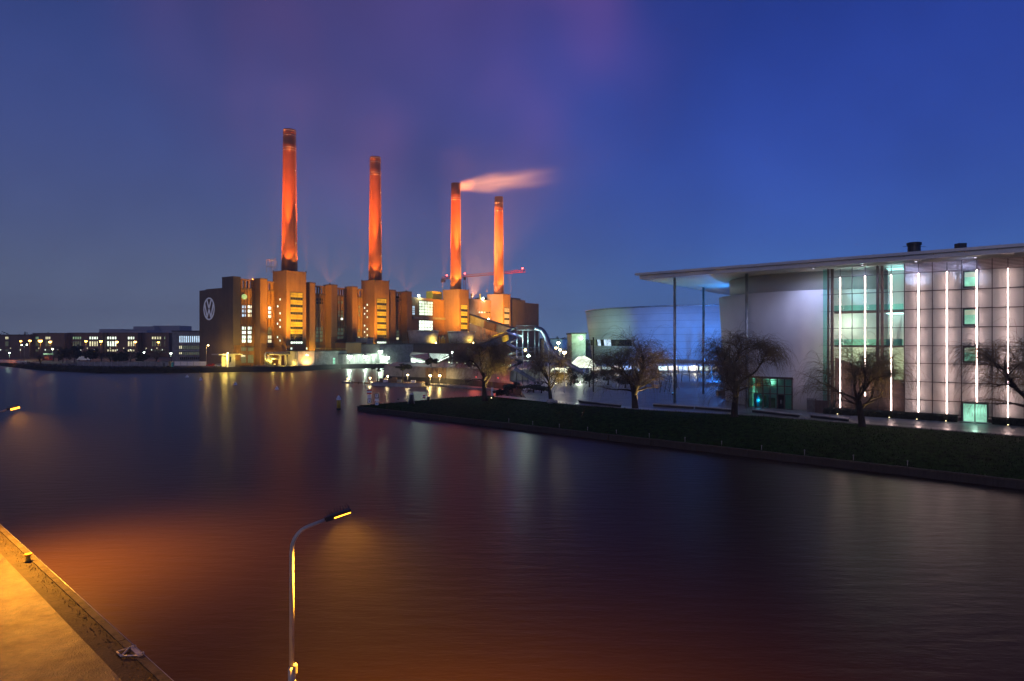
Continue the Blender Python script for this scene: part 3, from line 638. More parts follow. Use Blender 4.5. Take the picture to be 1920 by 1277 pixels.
# roof floods between the chimneys washing the shafts and towers from farther off
def roof_flood(pos, aim, power, color, ang, label):
    t = thing('floodlight', label, 'floodlight', pos, 'floodlights on the power station roofs'); p = Vector(pos); d = (Vector(aim) - p).normalized()
    part('bracket', MB().tube([p, p + Vector((0, 0, .8))], .08, 5), M['dark'], t)
    part('lamp_housing', MB().beam(p + Vector((0, 0, .8)) - d * .3, p + Vector((0, 0, .8)) + d * .25, .8, .6), M['dark'], t)
    spot(p + Vector((0, 0, .8)) + d * .4, aim, power, color, ang, 1.0, .3, t)
for k, (pos_s, pos_d) in enumerate(((S(470, DR), DR - 3), (S(625, 0), -3), (S(768, 0), -3), (S(900, -6), -10))):
    z = RT + .3 if k < 3 else Zp(900, 562, -6)
    for j in (k, k - 1) if k else (0,):
        if 0 <= j < 4:
            t, cc, H, r1 = chim[j]; zz = {0: 46.3, 1: 46.4, 2: 46.3}.get(k, z)
            roof_flood(PF.p(pos_s, pos_d, RT + .3 if k == 0 else zz), cc + Vector((0, 0, 48)), (430000, 380000, 430000, 400000)[j], REDOR, 56, 'small roof floodlight %s aimed at the %s chimney' % (('at the emblem end', 'between the first two towers', 'beside the boiler hall', 'between the last two towers')[k], ('first', 'second', 'third', 'fourth')[j]))

# ------------------------------------------------------------------ in front of the power station
def low_hall(name, px0, px1, d1, d0, ytop, m, label, zb=GZ - .3, roof=True):
    s0, s1 = S(px0, d1), S(px1, d1); zt = Zp((px0 + px1) / 2, ytop, d1)
    t = thing(name, label, 'building', (*PF.at((s0 + s1) / 2, (d0 + d1) / 2), GZ))
    part('wall', MB().fbox(PF, s0, s1, d0, d1, zb, zt), m, t)
    if roof: part('roof', MB().fbox(PF, s0 - .2, s1 + .2, d0 - .2, d1 + .25, zt + .003, zt + .35), M['roofing'], t)
    return t, s0, s1, zt
t, s0, s1, zt = low_hall('substation', 558.5, 590, 16, 6, 659.5, M['pale'], 'plain windowless box building glowing orange beside the pipe rack')
part('door', MB().fbox(PF, s1 - 2.6, s1 - .6, 16.003, 16.08, GZ, GZ + 3.2), M['pale'], t)
p = PF.p((s0 + s1) / 2, 17.2, zt - 2); lp = part('wall_lamp', MB().beam(p, p + Vector((PF.n[0] * -1.2, PF.n[1] * -1.2, .2)), .4, .3), M['em_warm'], t)
spot(PF.p((s0 + s1) / 2, 19.5, GZ + .5), PF.p((s0 + s1) / 2, 16, GZ + 5), 9000, (1, .5, .12), 140, .8, .3, t)
t, s0, s1, zt = low_hall('pump_hall', 591, 650, 15, 4, 659.5, M['concrete'], 'long low grey hall with ribbed cladding next to the orange box')
for k in range(26): s = s0 + .6 + k * (s1 - s0 - 1) / 26; part('rib', MB().fbox(PF, s, s + .22, 15.003, 15.12, GZ, zt - .3), M['concrete'], t)
p = PF.p(S(626, 15), 15.2, GZ); part('lit_door', MB().fbox(PF, S(624, 15), S(628, 15), 15.13, 15.2, GZ, GZ + 3.4), M['win_teal'], t)
rail = MB(); z = zt + .4
for k in range(22): q = PF.p(s0 + k * (s1 - s0) / 21, 14.6, z); rail.tube([q, q + Vector((0, 0, 1.1))], .05, 4)
rail.tube([PF.p(s0, 14.6, z + 1.1), PF.p(s1, 14.6, z + 1.1)], .06, 4); part('roof_railing', rail, M['yellow'], t)
t, s0, s1, zt = low_hall('filter_house', 648, 688, 9, 0.3, 643.5, M['brick'], 'brown brick block behind the white floodlights, topped by a small duct')
t, s0, s1, zt = low_hall('duct_house', 689, 700, 10, 0.3, 634.5, M['concrete'], 'narrow grey tower block with two pale bands beside the second chimney tower')
for yy in (637.5, 652.5): part('band', MB().fbox(PF, s0 - .05, s1 + .05, 10.003, 10.15, Zp(694, yy, 10), Zp(694, yy - 1.3, 10)), M['pale'], t)
t, s0, s1, zt = low_hall('loading_hall', 650.5, 711, 22, 12, 664.5, M['concrete'], 'white-fronted loading hall brightly lit by greenish floodlights')
for k in range(5): part('gate', MB().fbox(PF, s0 + 2 + k * 5.2, s0 + 5.6 + k * 5.2, 22.003, 22.12, GZ, GZ + 4.2), M['grey_metal'] if k % 2 else M['pale'], t)
t, s0, s1, zt = low_hall('turbine_annex', 712, 775, 24, 9, 646.5, M['grey_metal'], 'flat teal-grey hall right of the floodlights, a long blank wall')
rl_ = MB(); z = zt + .4
for k in range(18): q = PF.p(s0 + k * (s1 - s0) / 17, 23.6, z); rl_.tube([q, q + Vector((0, 0, 1.1))], .05, 4)
rl_.tube([PF.p(s0, 23.6, z + 1.1), PF.p(s1, 23.6, z + 1.1)], .06, 4); part('roof_railing', rl_, M['steel'], t)
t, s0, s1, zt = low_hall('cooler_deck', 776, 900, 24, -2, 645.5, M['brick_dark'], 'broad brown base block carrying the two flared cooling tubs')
# flared cooling tubs
for pc, wpx, wb, y0, y1, lab in ((793.5, 59, 52, 620, 643, 'flared grey cooling tub under the lit hall windows, nearer the second chimney'), (865, 52, 46, 622, 644, 'flared grey cooling tub below the third chimney')):
    s = S(pc, 12); Y = PF.ray(pc, 12)[1]; rt, rb = wpx / 2 * Y / F, wb / 2 * Y / F; z1, z0 = ZY(y0, Y), zt + .36; c = PF.p(s, 12, z0)
    t = thing('cooling_tub', lab, 'cooling tower', c, 'cooling tubs of the power station')
    part('shell', MB().lathe(c, [(rb, 0), (rb + (rt - rb) * .35, (z1 - z0) * .5), (rt, z1 - z0), (rt - .4, z1 - z0 + .003), (rt - .6, z1 - z0 - 1.5)], 48), M['pale'], t, True)
    part('rim', MB().lathe(c, [(rt + .02, z1 - z0 - .7), (rt + .3, z1 - z0 - .6), (rt + .3, z1 - z0 - .1), (rt + .02, z1 - z0)], 48), M['steel'], t, True)
    q = c + Vector((PF.n[0], PF.n[1], 0)) * (rb + 3.2) + Vector((-1.0, 0, .4)); lampb = part('lamp', MB().ball(q, .45, 8), M['em_warm'], t)
    point(q + Vector((0, -.6, .8)), 2600, YEL, .3, t)
for k in range(4):
    q = PF.p(S(824 + 3.3 * k, 16), 16, zt + .36); t = thing('vent_pipe', 'short upright vent pipe between the two cooling tubs', 'pipe', q, 'vent pipes between the cooling tubs')
    part('tube', MB().tube([q, q + Vector((0, 0, 4.2 - k % 2))], .3, 8), M['yellow'], t, True); part('cap', MB().lathe(q + Vector((0, 0, 4.2 - k % 2)), [(.45, 0), (.45, .3), (.1, .6)], 8), M['steel'], t)
# lit shed with sloping roof and pale canopy
def shed():
    b = G(786, 687, GZ); Y = b.y; t = thing('lit_shed', 'white lit shed with dark sloping roof behind the basin terrace', 'shed', b)
    def w(px, py, dy=0): return W(px, py, Y + dy)
    a = [w(770, 669), w(803, 681), w(803, 688), w(770, 688)]
    f = [w(770, 671), w(770, 690), w(806, 690), w(806, 681)]
    part('wall', MB().hexa(f, [v + Vector((2, 12, 0)) for v in f]), M['white'], t)
    r0 = [w(768, 669.5, -.5), w(806, 681, -.5), w(802, 664.5, 12), w(772, 663, 12)]
    part('roof', MB().hexa(r0, [v + Vector((0, 0, .5)) for v in r0]), M['grey_metal'], t)
    part('lit_gate', MB().hexa([w(771.5, 673, -.05), w(771.5, 686, -.05), w(779, 686, -.05), w(779, 673.5, -.05)], [w(771.5, 673, -.15), w(771.5, 686, -.15), w(779, 686, -.15), w(779, 673.5, -.15)]), M['win_white'], t)
    point(w(783, 681, -4), 2200, GREENW, .4, t)
shed()
def canopy():
    b = G(822, 686, GZ); Y = b.y - 6; t = thing('folded_canopy', 'pale folded canopy wall with a bright sloping edge left of the first willow', 'canopy', b)
    def w(px, py, dy=0): return W(px, py, Y + dy)
    q = [w(804, 663), w(842, 664.5), w(816, 682)]
    m = MB(); m.add(q + [v + Vector((0, 1, 0)) for v in q], [(0, 2, 1), (3, 4, 5), (0, 1, 4, 3), (1, 2, 5, 4), (2, 0, 3, 5)]); part('face', m, M['white'], t)
    part('edge_light', MB().beam(w(817, 680.5, -1), w(842, 669, -1), .5, .5), emi('edge_tube_glow', (.85, 1, .85), 2.4, .2), t)
    for px in (806, 816, 841): part('post', MB().tube([w(px, 664 if px != 816 else 681), Vector((w(px, 664).x, Y, GZ))], .15, 6), M['steel'], t)
    part('lamp', MB().ball(w(848, 661.5, -1), .55, 10), M['em_white'], t); point(w(845, 666, -5), 3200, GREENW, .4, t)
    part('lamp_post', MB().tube([w(848, 661.5, -1), Vector((w(848, 661).x, Y - 1, GZ))], .12, 6), M['steel'], t)
canopy()
# gatehouse with cantilever canopy
def gatehouse():
    fr = PF; d1 = 4.5; s0, s1 = S(424, d1), S(441, d1); b = fr.p((s0 + s1) / 2, 2.5, GZ)
    t = thing('gatehouse', 'yellow-lit flat-roofed gatehouse with a long canopy at the corner of the power station', 'gatehouse', b); zt = Zp(432, 666, d1)
    part('wall', MB().fbox(fr, s0, s1, .45, d1, GZ - .2, zt), M['pale'], t)
    part('canopy', MB().fbox(fr, S(406, d1), s1 + 3, .3, d1 + 1.6, zt + .003, zt + .55), M['pale'], t)
    part('pillar', MB().fbox(fr, S(426, d1 + 1.2), S(428, d1 + 1.2), d1 + .4, d1 + 1.3, GZ - .2, zt), M['white'], t)
    part('window', MB().fbox(fr, S(430.5, d1), S(433, d1), d1 + .003, d1 + .1, GZ + 2.4, zt - 1), M['win_dark'], t)
    part('lit_window', MB().fbox(fr, s0 - .1, s0 - .003, 1.0, d1 - .6, GZ + .4, zt - .8), emi('gatehouse_glow', (1, .72, .14), 1.6, .3), t)
    point(fr.p(S(421, 6), 6.5, zt - .9), 2600, (1, .68, .13), .3, t); point(fr.p(S(431, 7), 9, GZ + 3), 900, (1, .68, .13), .3, t)
    spot(fr.p(S(428, 3), 2.5, zt + 1.0), fr.p(KS, -6, zt + 8), 5200, (1, .62, .10), 120, .8, .3, t)
    part('lamp', MB().box(*[v for c in zip(fr.p(S(428, 3), 2.5, zt + .8) - Vector((.2, .2, .2)), fr.p(S(428, 3), 2.5, zt + .8) + Vector((.2, .2, .2))) for v in c]), M['em_warm'], t)
gatehouse()
# pipe rack
def pipe_rack():
    d = 9; b = PF.p(S(520, d), d, GZ); t = thing('pipe_rack', 'rack of pale bent pipes in front of the first chimney tower', 'pipe rack', b)
    for (pa, ya), (pb, yb) in (((497, 661.5), (545, 661.5)), ((503, 664.5), (543, 664.5))):
        z = Zp(520, ya, d); part('pipe', MB().tube([PF.p(S(pa, d), d, GZ), PF.p(S(pa, d), d, z - .6), PF.p(S(pa, d) + .5, d, z), PF.p(S(pb, d), d, z)], .38, 10), M['steel'], t, True); d += .9
    for px, y in ((500.5, 664), (506, 668), (509, 668), (543, 663), (541, 668)): part('pipe', MB().tube([PF.p(S(px, 8), 8, GZ), PF.p(S(px, 8), 8, Zp(px, y, 8))], .42, 10), M['steel'], t, True)
    part('pipe', MB().tube([PF.p(S(507, 8), 8.6, Zp(507, 673, 8)), PF.p(S(520, 8), 8.6, Zp(520, 673, 8))], .5, 10), M['steel'], t, True)
    part('valve', MB().ball(PF.p(S(500.5, 8), 8.7, Zp(500, 666, 8)), 1.0, 12), M['yellow'], t, True)
    for px in (525.5, 537, 558): part('column', MB().fbox(PF, S(px, 8) - .5, S(px, 8) + .5, 7, 8, GZ, Zp(px, 666.5, 8)), M['pale'], t)
    part('beam', MB().fbox(PF, S(523, 8), S(545, 8), 6.9, 8.1, Zp(534, 666.4, 8), Zp(534, 663.8, 8)), M['pale'], t)
    for px in (512, 530, 548): point(PF.p(S(px, 13), 13, GZ + 1.2), 700, YEL, .3, t)
pipe_rack()
# parked cars and bicycles on the quay
def car(px, py, m, label, ln=4.3, rot=0.0, group='cars parked beside the gatehouse'):
    b = G(px, py, GZ); t = thing('parked_car', label, 'car', b, group); h = ln / 2
    pr = [(-h, .35), (-h, .85), (-h * .86, .95), (-h * .52, 1.42), (h * .22, 1.42), (h * .52, .95), (h * .92, .82), (h, .6), (h, .35)]
    n = len(pr); mb = MB(); vs = [(b.x + x, b.y - .85, b.z + z) for x, z in pr] + [(b.x + x, b.y + .85, b.z + z) for x, z in pr]
    mb.add(vs, [tuple(range(n)), tuple(range(2 * n - 1, n - 1, -1))] + [(i, n + i, n + (i + 1) % n, (i + 1) % n) for i in range(n)])
    part('body', mb, m, t)
    g = [(-h * .80, .97), (-h * .48, 1.36), (h * .18, 1.36), (h * .44, .97)]
    part('side_window', MB().hexa([(b.x + x, b.y - .853, b.z + z) for x, z in g], [(b.x + x, b.y - .87, b.z + z) for x, z in g]), M['win_dark'], t)
    for x in (-h * .6, h * .62):
        w = part('wheel', MB().tube([(b.x + x, b.y - .88, b.z + .33), (b.x + x, b.y - .65, b.z + .33)], .33, 16), M['black'], t); part('rim', MB().tube([(b.x + x, b.y - .9, b.z + .33), (b.x + x, b.y - .87, b.z + .33)], .2, 12), M['steel'], w)
    part('headlight', MB().box(b.x + h - .1, b.x + h + .01, b.y - .8, b.y - .5, b.z + .6, b.z + .75), M['white_paint'], t)
car(396.5, 688, M['car_red'], 'red estate car parked at the end of the white hoarding', 4.6)
car(411.5, 688, M['car_white'], 'white car parked between the red car and the gatehouse', 4.2)
def bike(px, k):
    b = G(px, 688.5, GZ); t = thing('bicycle', 'bicycle parked in the row before the tall ground-floor windows', 'bicycle', b, 'bicycles parked on the quay')
    for x in (-.5, .5):
        w = MB(); w.tube([b + Vector((x + .33 * math.cos(a), 0, .35 + .33 * math.sin(a))) for a in np.linspace(0, 2 * math.pi, 15)], .03, 4, False); part('wheel', w, M['black'], t)
    fr = MB(); o = b + Vector((0, 0, .35)); P_ = [o + Vector(v) for v in ((-.5, 0, 0), (-.15, 0, .5), (.38, 0, .5), (0, 0, 0), (.5, 0, 0))]
    for i, j in ((0, 1), (1, 2), (2, 3), (3, 1), (3, 0), (2, 4)): fr.tube([P_[i], P_[j]], .025, 4)
    part('frame', fr, (M['red'], M['steel'], M['yellow'], M['white_paint'])[k % 4], t); part('saddle', MB().box(b.x - .28, b.x - .02, b.y - .07, b.y + .07, b.z + .92, b.z + .98), M['black'], t)
    part('handlebar', MB().tube([P_[2], P_[2] + Vector((.02, 0, .2)), P_[2] + Vector((-.1, -.25, .25))], .02, 4), M['steel'], t)
for k in range(14): bike(473 + 3.0 * k, k)
# tall mast lamps
def mast_lamp(px, ytop, base_y, zb, label, m, r=.45, power=0, color=YEL, arm=0, group=None, name='street_lamp', Y=None, cat='street lamp'):
    b = G(px, base_y, zb) if Y is None else Vector(((px - CX) / F * Y, Y, zb)); zt = ZY(ytop, b.y); t = thing(name, label, cat, b, group)
    part('pole', MB().tube([b, Vector((b.x, b.y, zt))], [.12, .07], 8), M['grey_metal'], t, True)
    h = Vector((b.x + arm, b.y, zt))
    if arm: part('arm', MB().tube([Vector((b.x, b.y, zt)), h + Vector((0, 0, .1))], .05, 6), M['grey_metal'], t)
    part('hood', MB().lathe(h, [(r * .9, .12), (r * 1.15, .3), (r * .3, r + .4)], 12), M['grey_metal'], t)
    part('lamp', MB().ball(h, r, 10), m, t, True)
    if power: point(h - Vector((0, .9, .3 + r)), power, color, .3, t)
    return t
mast_lamp(387, 648, 688, GZ, 'tall thin mast lamp before the emblem wall beside the red car', M['em_warm'], .3, 1800, (1, .6, .15), .9)
for px, y, by, lab, pw in ((655.5, 668, 690.5, 'blazing white floodlight mast in front of the loading hall, nearest the grey hall', 3600), (685, 668, 690.5, 'blazing white floodlight mast at the middle of the loading hall', 2600), (713.5, 658.5, 690.5, 'tallest blazing white floodlight mast at the corner of the loading hall', 5500), (726, 670.5, 690.5, 'blazing white floodlight mast just right of the tallest one', 3600)):
    mast_lamp(px, y, by, GZ, lab, M['em_white'], 1.15, pw, GREENW, 0, 'white floodlight masts on the plant quay', 'floodlight_mast', PF.ray(px, 26)[1], 'floodlight')
for px, y, dd, zz, lab, pw, c in ((785, 555.5, -9, None, 'white floodlight on the boiler hall roof edge', 9000, GREENW), (905.5, 561, -7, None, 'white floodlight on the roof between the third and fourth chimneys', 5000, (.9, .95, 1)), (915.5, 600, 3, None, 'white floodlight on the sloping conveyor gallery', 9000, (1, .95, .85))):
    s = S(px, dd); c3 = PF.p(s, dd, Zp(px, y, dd)); t = thing('floodlight', lab, 'floodlight', c3); part('bracket', MB().tube([c3 - Vector((0, 0, 1.6)), c3], .1, 6), M['dark'], t); part('lamp', MB().ball(c3 + Vector((0, 0, .2)), .75, 10), M['em_white'], t); point(c3 + Vector((PF.n[0] * 1.8, PF.n[1] * 1.8, .2)), pw, c, .3, t)
# conveyor galleries
def gallery(a, b, w, h, label, m):
    a, b = Vector(a), Vector(b); t = thing('conveyor_gallery', label, 'conveyor', a.lerp(b, .5) - Vector((0, 0, h / 2)), 'coal conveyor galleries')
    part('duct', MB().beam(a, b, w, h), m, t); d = (b - a)
    part('roof', MB().beam(a + Vector((0, 0, h / 2 + .2)), b + Vector((0, 0, h / 2 + .2)), w + .5, .35), M['roofing'], t)
    for f in (.33, .72):
        p = a.lerp(b, f); 
        for s in (-1, 1): part('trestle_leg', MB().beam(p - Vector((s * 1.2, 0, h / 2)), Vector((p.x - s * 2, p.y, GZ)), .5, .5), M['concrete'], t)
    return t
g1 = gallery(W(880, 597.5, 462), W(962, 624, 424), 4.2, 5.6, 'upper coal conveyor gallery sloping down from the third chimney tower', M['grey_metal'])
g2 = gallery(W(963, 627, 424), W(880, 660, 398), 4.2, 4.6, 'lower coal conveyor gallery folding back beneath the upper one', M['grey_metal'])
pbx = MB(); a, b = W(912, 609, 444.5), W(932, 615, 435); pbx.beam(a, b, 4.5, 5.0); part('orange_lit_stretch', pbx, M['brick'], g1)  # brick colour stands in for orange light on this stretch
part('lit_underside', MB().beam(W(926, 634, 420), W(943, 627.5, 428), 2, 2.6), M['glow_y'], g2)  # glowing beam in place of light on the gallery underside
part('lit_window', MB().beam(W(944, 637, 412), W(951, 633, 416), 2, 3.2), M['glow_y'], g2)
point(W(925, 604, 420), 6000, ORANGE, .4, g1)
# tower crane behind the far chimneys
def crane():
    zj = 68.0; yl = (zj - 15) * F / 115; yr = (zj - 15) * F / 128.5; A = W(828, 524, yl); B = W(985, 510.5, yr); A.z = B.z = zj
    m = A.lerp(B, .30); t = thing('tower_crane', 'slim tower crane with a long lattice jib and red beacons behind the far chimneys', 'crane', (m.x, m.y, GZ))
    mm = MB()
    for sx in (-.8, .8):
        for sy in (-.8, .8): mm.beam((m.x + sx, m.y + sy, GZ), (m.x + sx, m.y + sy, zj + 1), .22, .22)
    for k in range(30):
        z = GZ + k * 2.15; s = 1 if k % 2 else -1
        mm.beam((m.x - .8 * s, m.y - .8, z), (m.x + .8 * s, m.y - .8, z + 2.15), .12, .12); mm.beam((m.x - .8, m.y - .8 * s, z), (m.x - .8, m.y + .8 * s, z + 2.15), .12, .12)
    part('mast', mm, M['red'], t)
    j = MB(); d = (B - A).normalized(); sd = Vector((-d.y, d.x, 0)); up = Vector((0, 0, 1)); L_ = (B - A).length
    for o in (sd * .8, -sd * .8, up * 1.9): j.beam(A + o, B + o, .26, .26)
    n = 44
    for k in range(n):
        p, q = A + d * (L_ * k / n), A + d * (L_ * (k + .5) / n); r = A + d * (L_ * (k + 1) / n)
        for s in (1, -1): j.beam(p + sd * .8 * s, q + up * 1.9, .14, .14); j.beam(q + up * 1.9, r + sd * .8 * s, .14, .14)
    part('jib', j, M['red'], t)
    part('counterweight', MB().beam(A - up * 1.6, A + d * 4 - up * 1.6, 1.6, 2.6), M['concrete'], t)
    part('cabin', MB().box(m.x - 1, m.x + 1, m.y - 2.2, m.y - .9, zj - 2.4, zj), M['dark'], t)
    part('hook_block', MB().tube([m + d * 3 - up * 5, m + d * 3], .12, 5), M['dark'], t)
    for px_, f in ((838, .07), (877, .30), (981, .97)):
        c = A + d * (L_ * f) + up * 3.0; part('beacon', MB().ball(c, .62, 10), M['em_red'], t); point(c - Vector((0, 1.2, 0)), 140, (1, .05, .04), .2, t)
crane()
# ground floods washing the plant facade (fixtures on the quay edge)
def yard_flood(px, d, z, aim, power, color, ang, label):
    p = PF.p(S(px, d), d, z); t = thing('yard_light', label, 'floodlight', (p.x, p.y, GZ), 'low floodlights in the plant yard')
    part('post', MB().tube([Vector((p.x, p.y, GZ)), p], .07, 5), M['dark'], t); part('housing', MB().box(p.x - .3, p.x + .3, p.y - .2, p.y + .2, p.z - .2, p.z + .25), M['dark'], t)
    spot(p + Vector((0, 0, .5)), aim, power, color, ang, .8, .3, t)
for px, pw, c in ((470, 17000, (1, .66, .08)), (515, 13000, (1, .62, .08)), (585, 22000, (1, .64, .06)), (640, 32000, (1, .70, .10)), (690, 30000, (1, .68, .10)), (745, 44000, (1, .60, .06))):
    yard_flood(px, 13 if px < 560 else 3.5, GZ + 1, PF.p(S(px, 0), -4, 24), pw, c, 130, 'low dark yard floodlight ' + {470: 'before the tall ground-floor windows', 515: 'behind the pipe rack', 585: 'behind the orange box building', 640: 'behind the grey ribbed hall', 690: 'at the foot of the second chimney tower', 745: 'behind the teal-grey hall'}[px])
for k in range(4):                       # warm floods on low roofs aimed at the tower fronts
    tw, s0, s1, d0, d1, z = towers[k]; pw = (190000, 130000, 240000, 260000)[k]
    p = PF.p(s0 - (5, 5, 17, 15)[k], d1 + (14, 14, 13, 14)[k], 15 if k < 2 else 24)
    t = thing('floodlight', 'floodlight on a pole aimed at the %s chimney tower' % ('first', 'second', 'third', 'fourth')[k], 'floodlight', (p.x, p.y, p.z - 1), 'floodlights aimed at the chimney towers')
    part('lamp_housing', MB().box(p.x - .3, p.x + .3, p.y - .3, p.y + .3, p.z - .4, p.z + .3), M['dark'], t); part('bracket', MB().tube([p - Vector((0, 0, 12 if k < 2 else 8)), p - Vector((0, 0, .4))], .08, 5), M['dark'], t)
    spot(p + Vector((0, 0, .5)), PF.p((s0 + s1) / 2, d1 - 3, 44), pw, (1, .45, .03), 115, 1.0, .3, t)

# ------------------------------------------------------------------ far left bank
def far_block(name, px0, px1, y0, Y, m, label, depth=30, cat='building', zb=GZ - .5):
    a, b = W(px0, y0, Y), W(px1, y0, Y); t = thing(name, label, cat, ((a.x + b.x) / 2, Y, GZ))
    part('wall', MB().box(a.x, b.x, Y, Y + depth, zb, a.z), m, t); part('roof', MB().box(a.x - .4, b.x + .4, Y - .3, Y + depth + .3, a.z + .003, a.z + .5), M['roofing'], t)
    return t
def far_win(t, Y, px0, px1, y0, y1, m, n=1):
    for i in range(n):
        w = (px1 - px0) / n; a, b = W(px0 + w * i + w * .24, y1, Y - .05), W(px0 + w * (i + 1) - w * .24, y0, Y - .05)
        f = part('window', MB().box(a.x - .12, b.x + .12, Y - .1, Y + .1, a.z - .12, b.z + .12), M['frame'], t); part('pane', MB().box(a.x, b.x, Y - .16, Y - .103, a.z, b.z), m, f)
off = far_block('office_block', 323, 383, 622, 372, M['concrete'], 'grey office slab with slit windows and a bright top floor left of the power station')
far_win(off, 372, 335.5, 383, 630.5, 642.5, M['win_blue'], 12)
far_win(off, 372, 335.5, 341, 630.5, 642.5, M['win_white'], 0)
far_win(off, 372, 335.5, 341.5, 649, 654.5, M['win_warm'], 2); far_win(off, 372, 342, 382, 648.5, 655.5, M['win_dim'], 10)
far_win(off, 372, 335.5, 341.5, 661, 664.5, M['win_warm'], 2); far_win(off, 372, 342, 382, 660.5, 666, M['win_dim'], 10)
far_win(off, 372, 337, 382, 670, 674.5, M['win_dark'], 12)
part('band', MB().box(W(325, 0, 372).x, W(382.5, 0, 372).x, 371.6, 371.99, ZY(659, 372), ZY(657.5, 372)), M['pale'], off)
for k, (a, b, top) in enumerate(((-30, 62, 629), (62, 128, 626), (128, 196, 625.5), (196, 264, 625.5), (264, 322, 625.5))):
    Y = 470 + 3 * k; t = far_block('factory_hall', a, b - .3, top, Y, M['brick_dark'], ['darkest low factory hall at the edge of the picture behind the orange railing', 'factory hall wing behind the first sodium lamps', 'factory hall wing with a greenish row of windows above dark trees', 'factory hall wing with two bright window groups, in the middle of the row', 'factory hall wing next to the office slab, a bare tree before it'][k], 40)
    part('stair_tower', MB().box(W(b - 8, 0, Y).x, W(b - 1.5, 0, Y).x, Y - 3, Y - .003, GZ, ZY(top - 1, Y)), M['brick_dark'], t)
    groups = {0: [(10, 16, 1)], 1: [(63, 73, 0), (85, 95, 1), (114, 124, 0)], 2: [(136, 153, 0), (167, 185, 2)], 3: [(200.5, 219, 2), (239, 259, 2)], 4: [(284, 303, 1), (308, 313, 0)]}[k]
    for g0, g1, lv in groups:
        n = 4 if g1 - g0 > 12 else 3; m = (M['win_dim'], M['win_warm'], M['win_white'])[lv]
        far_win(t, Y, g0, g1, 632, 636.5, M['win_warm'] if lv == 1 else (M['win_white'] if lv else emi('dim_green_window', (.5, .8, .45), .5, .4)), n)
        far_win(t, Y, g0, g1, 640.5, 649.5, M['win_white'] if lv == 2 and g0 > 195 and g0 < 230 else (M['win_dim'] if lv < 2 else M['win_warm']), n)
        far_win(t, Y, g0, g1, 656, 659.5, M['win_warm'] if lv == 2 else M['win_dim'], n)
    for q in range(4):  # small lit windows added at invented spots for more lights
        gx = a + 6 + (b - a - 18) * (q + .3) / 4; far_win(t, Y, gx, gx + 2.6, 652.5 + 3 * (q % 2), 654.5 + 3 * (q % 2), (M['win_warm'], M['win_white'])[q % 2], 1)
for px0, px1, y, Y, lab in ((186, 230, 618, 1500, 'low hazy block on the skyline behind the factory halls'), (228, 275, 620, 1450, 'lowest hazy roof on the skyline between two taller blocks'), (250, 290, 613, 1600, 'stepped hazy tower block on the skyline, left half'), (286, 337, 611.5, 1620, 'tallest hazy block on the skyline left of the emblem wall')):
    far_block('distant_block', px0, px1, y, Y, M['concrete'], lab, 60)
# street lamps along the far road
for k, (px, y) in enumerate(((39, 640), (56, 639), (75.5, 639), (94, 641), (161, 640), (189, 640), (219, 641), (253.5, 641), (297, 642))):
    mast_lamp(px, y, 0, GZ, ('first', 'second', 'third and brightest', 'fourth', 'fifth', 'sixth', 'seventh', 'eighth', 'ninth and reddest')[k] + ' orange street lamp from the picture edge on the far bank', M['em_street'], (.6, .8, 1.2, .95, .75, .95, .95, .9, .7)[k], (400, 700, 1500, 900, 500, 700, 800, 700, 400)[k], SODIUM, 0, 'orange street lamps on the far bank', 'street_lamp', 430)
t = mast_lamp(45.5, 647, 0, GZ, 'twin-armed white street lamp behind the orange railing', M['em_white'], .3, 0, GREENW, -1.6, None, 'street_lamp', 400)
b = LOC[t]; h2 = Vector((b.x + 1.6, 400, ZY(647, 400))); part('lamp', MB().ball(h2, .3, 8), M['em_white'], t); part('arm', MB().tube([h2 - Vector((1.6, 0, 0)), h2], .05, 5), M['grey_metal'], t)
for s in (-1.6, 1.6): spot(Vector((b.x + s, 399.5, h2.z - .5)), Vector((b.x + s * 4, 394, 0)), 2600, (.85, 1, .6), 80, .8, .2, t)
for k, (px, y, r) in enumerate(((99, 655, .35), (125.5, 657, .35), (270, 661.5, .4), (320.5, 663, .45), (17.5, 662, .3))):
    mast_lamp(px, y, 0, GZ, ('small white lamp before the factory halls between bare trunks', 'small white lamp beside the round dark tree', 'small white lamp under the trees left of the bare lit tree', 'white lamp beside the office slab corner', 'short blue-white lamp at the end of the orange railing')[k], M['em_white'], r, 350, GREENW, 0, 'small white lamps on the far bank', 'path_lamp', 385)
# railing lit orange, panel fence, hoarding, cabin, container
def far_fence(name, px0, px1, py, Ya, Yb, h, n, mp, mpost, label, gap=.2):
    a, b = Vector(((px0 - CX) / F * Ya, Ya, GZ)), Vector(((px1 - CX) / F * Yb, Yb, GZ)); t = thing(name, label, 'fence', a.lerp(b, .5))
    for k in range(n):
        p, q = a.lerp(b, (k + .04) / n), a.lerp(b, (k + .96) / n); part('panel', MB().beam(p + Vector((0, 0, h / 2 + gap)), q + Vector((0, 0, h / 2 + gap)), .1, h), mp, t)
    for k in range(n + 1): p = a.lerp(b, k / n); part('post', MB().beam(p - Vector((0, -.12, 0)), p + Vector((0, .12, h + gap + .15)), .22, .22, (0, 1, 0)), mpost, t)
    return t
far_fence('panel_fence', 146, 304, 0, 318, 318, 1.9, 15, M['concrete'], M['pale'], 'grey concrete panel fence with pale posts along the far bank')
far_fence('hoarding', 327, 387, 0, 322, 320, 2.1, 5, M['white'], M['pale'], 'bright white construction hoarding left of the red car', .1)
rt = thing('bank_railing', 'orange-lit picket railing at the far left bank', 'railing', G(24, 677, GZ)); a, b = W(-8, 0, 372), W(49, 0, 352); a.z = b.z = GZ
for z in (.3, 1.6): part('rail', MB().tube([a + Vector((0, 0, z)), b + Vector((0, 0, z))], .08, 5), M['red'], rt)
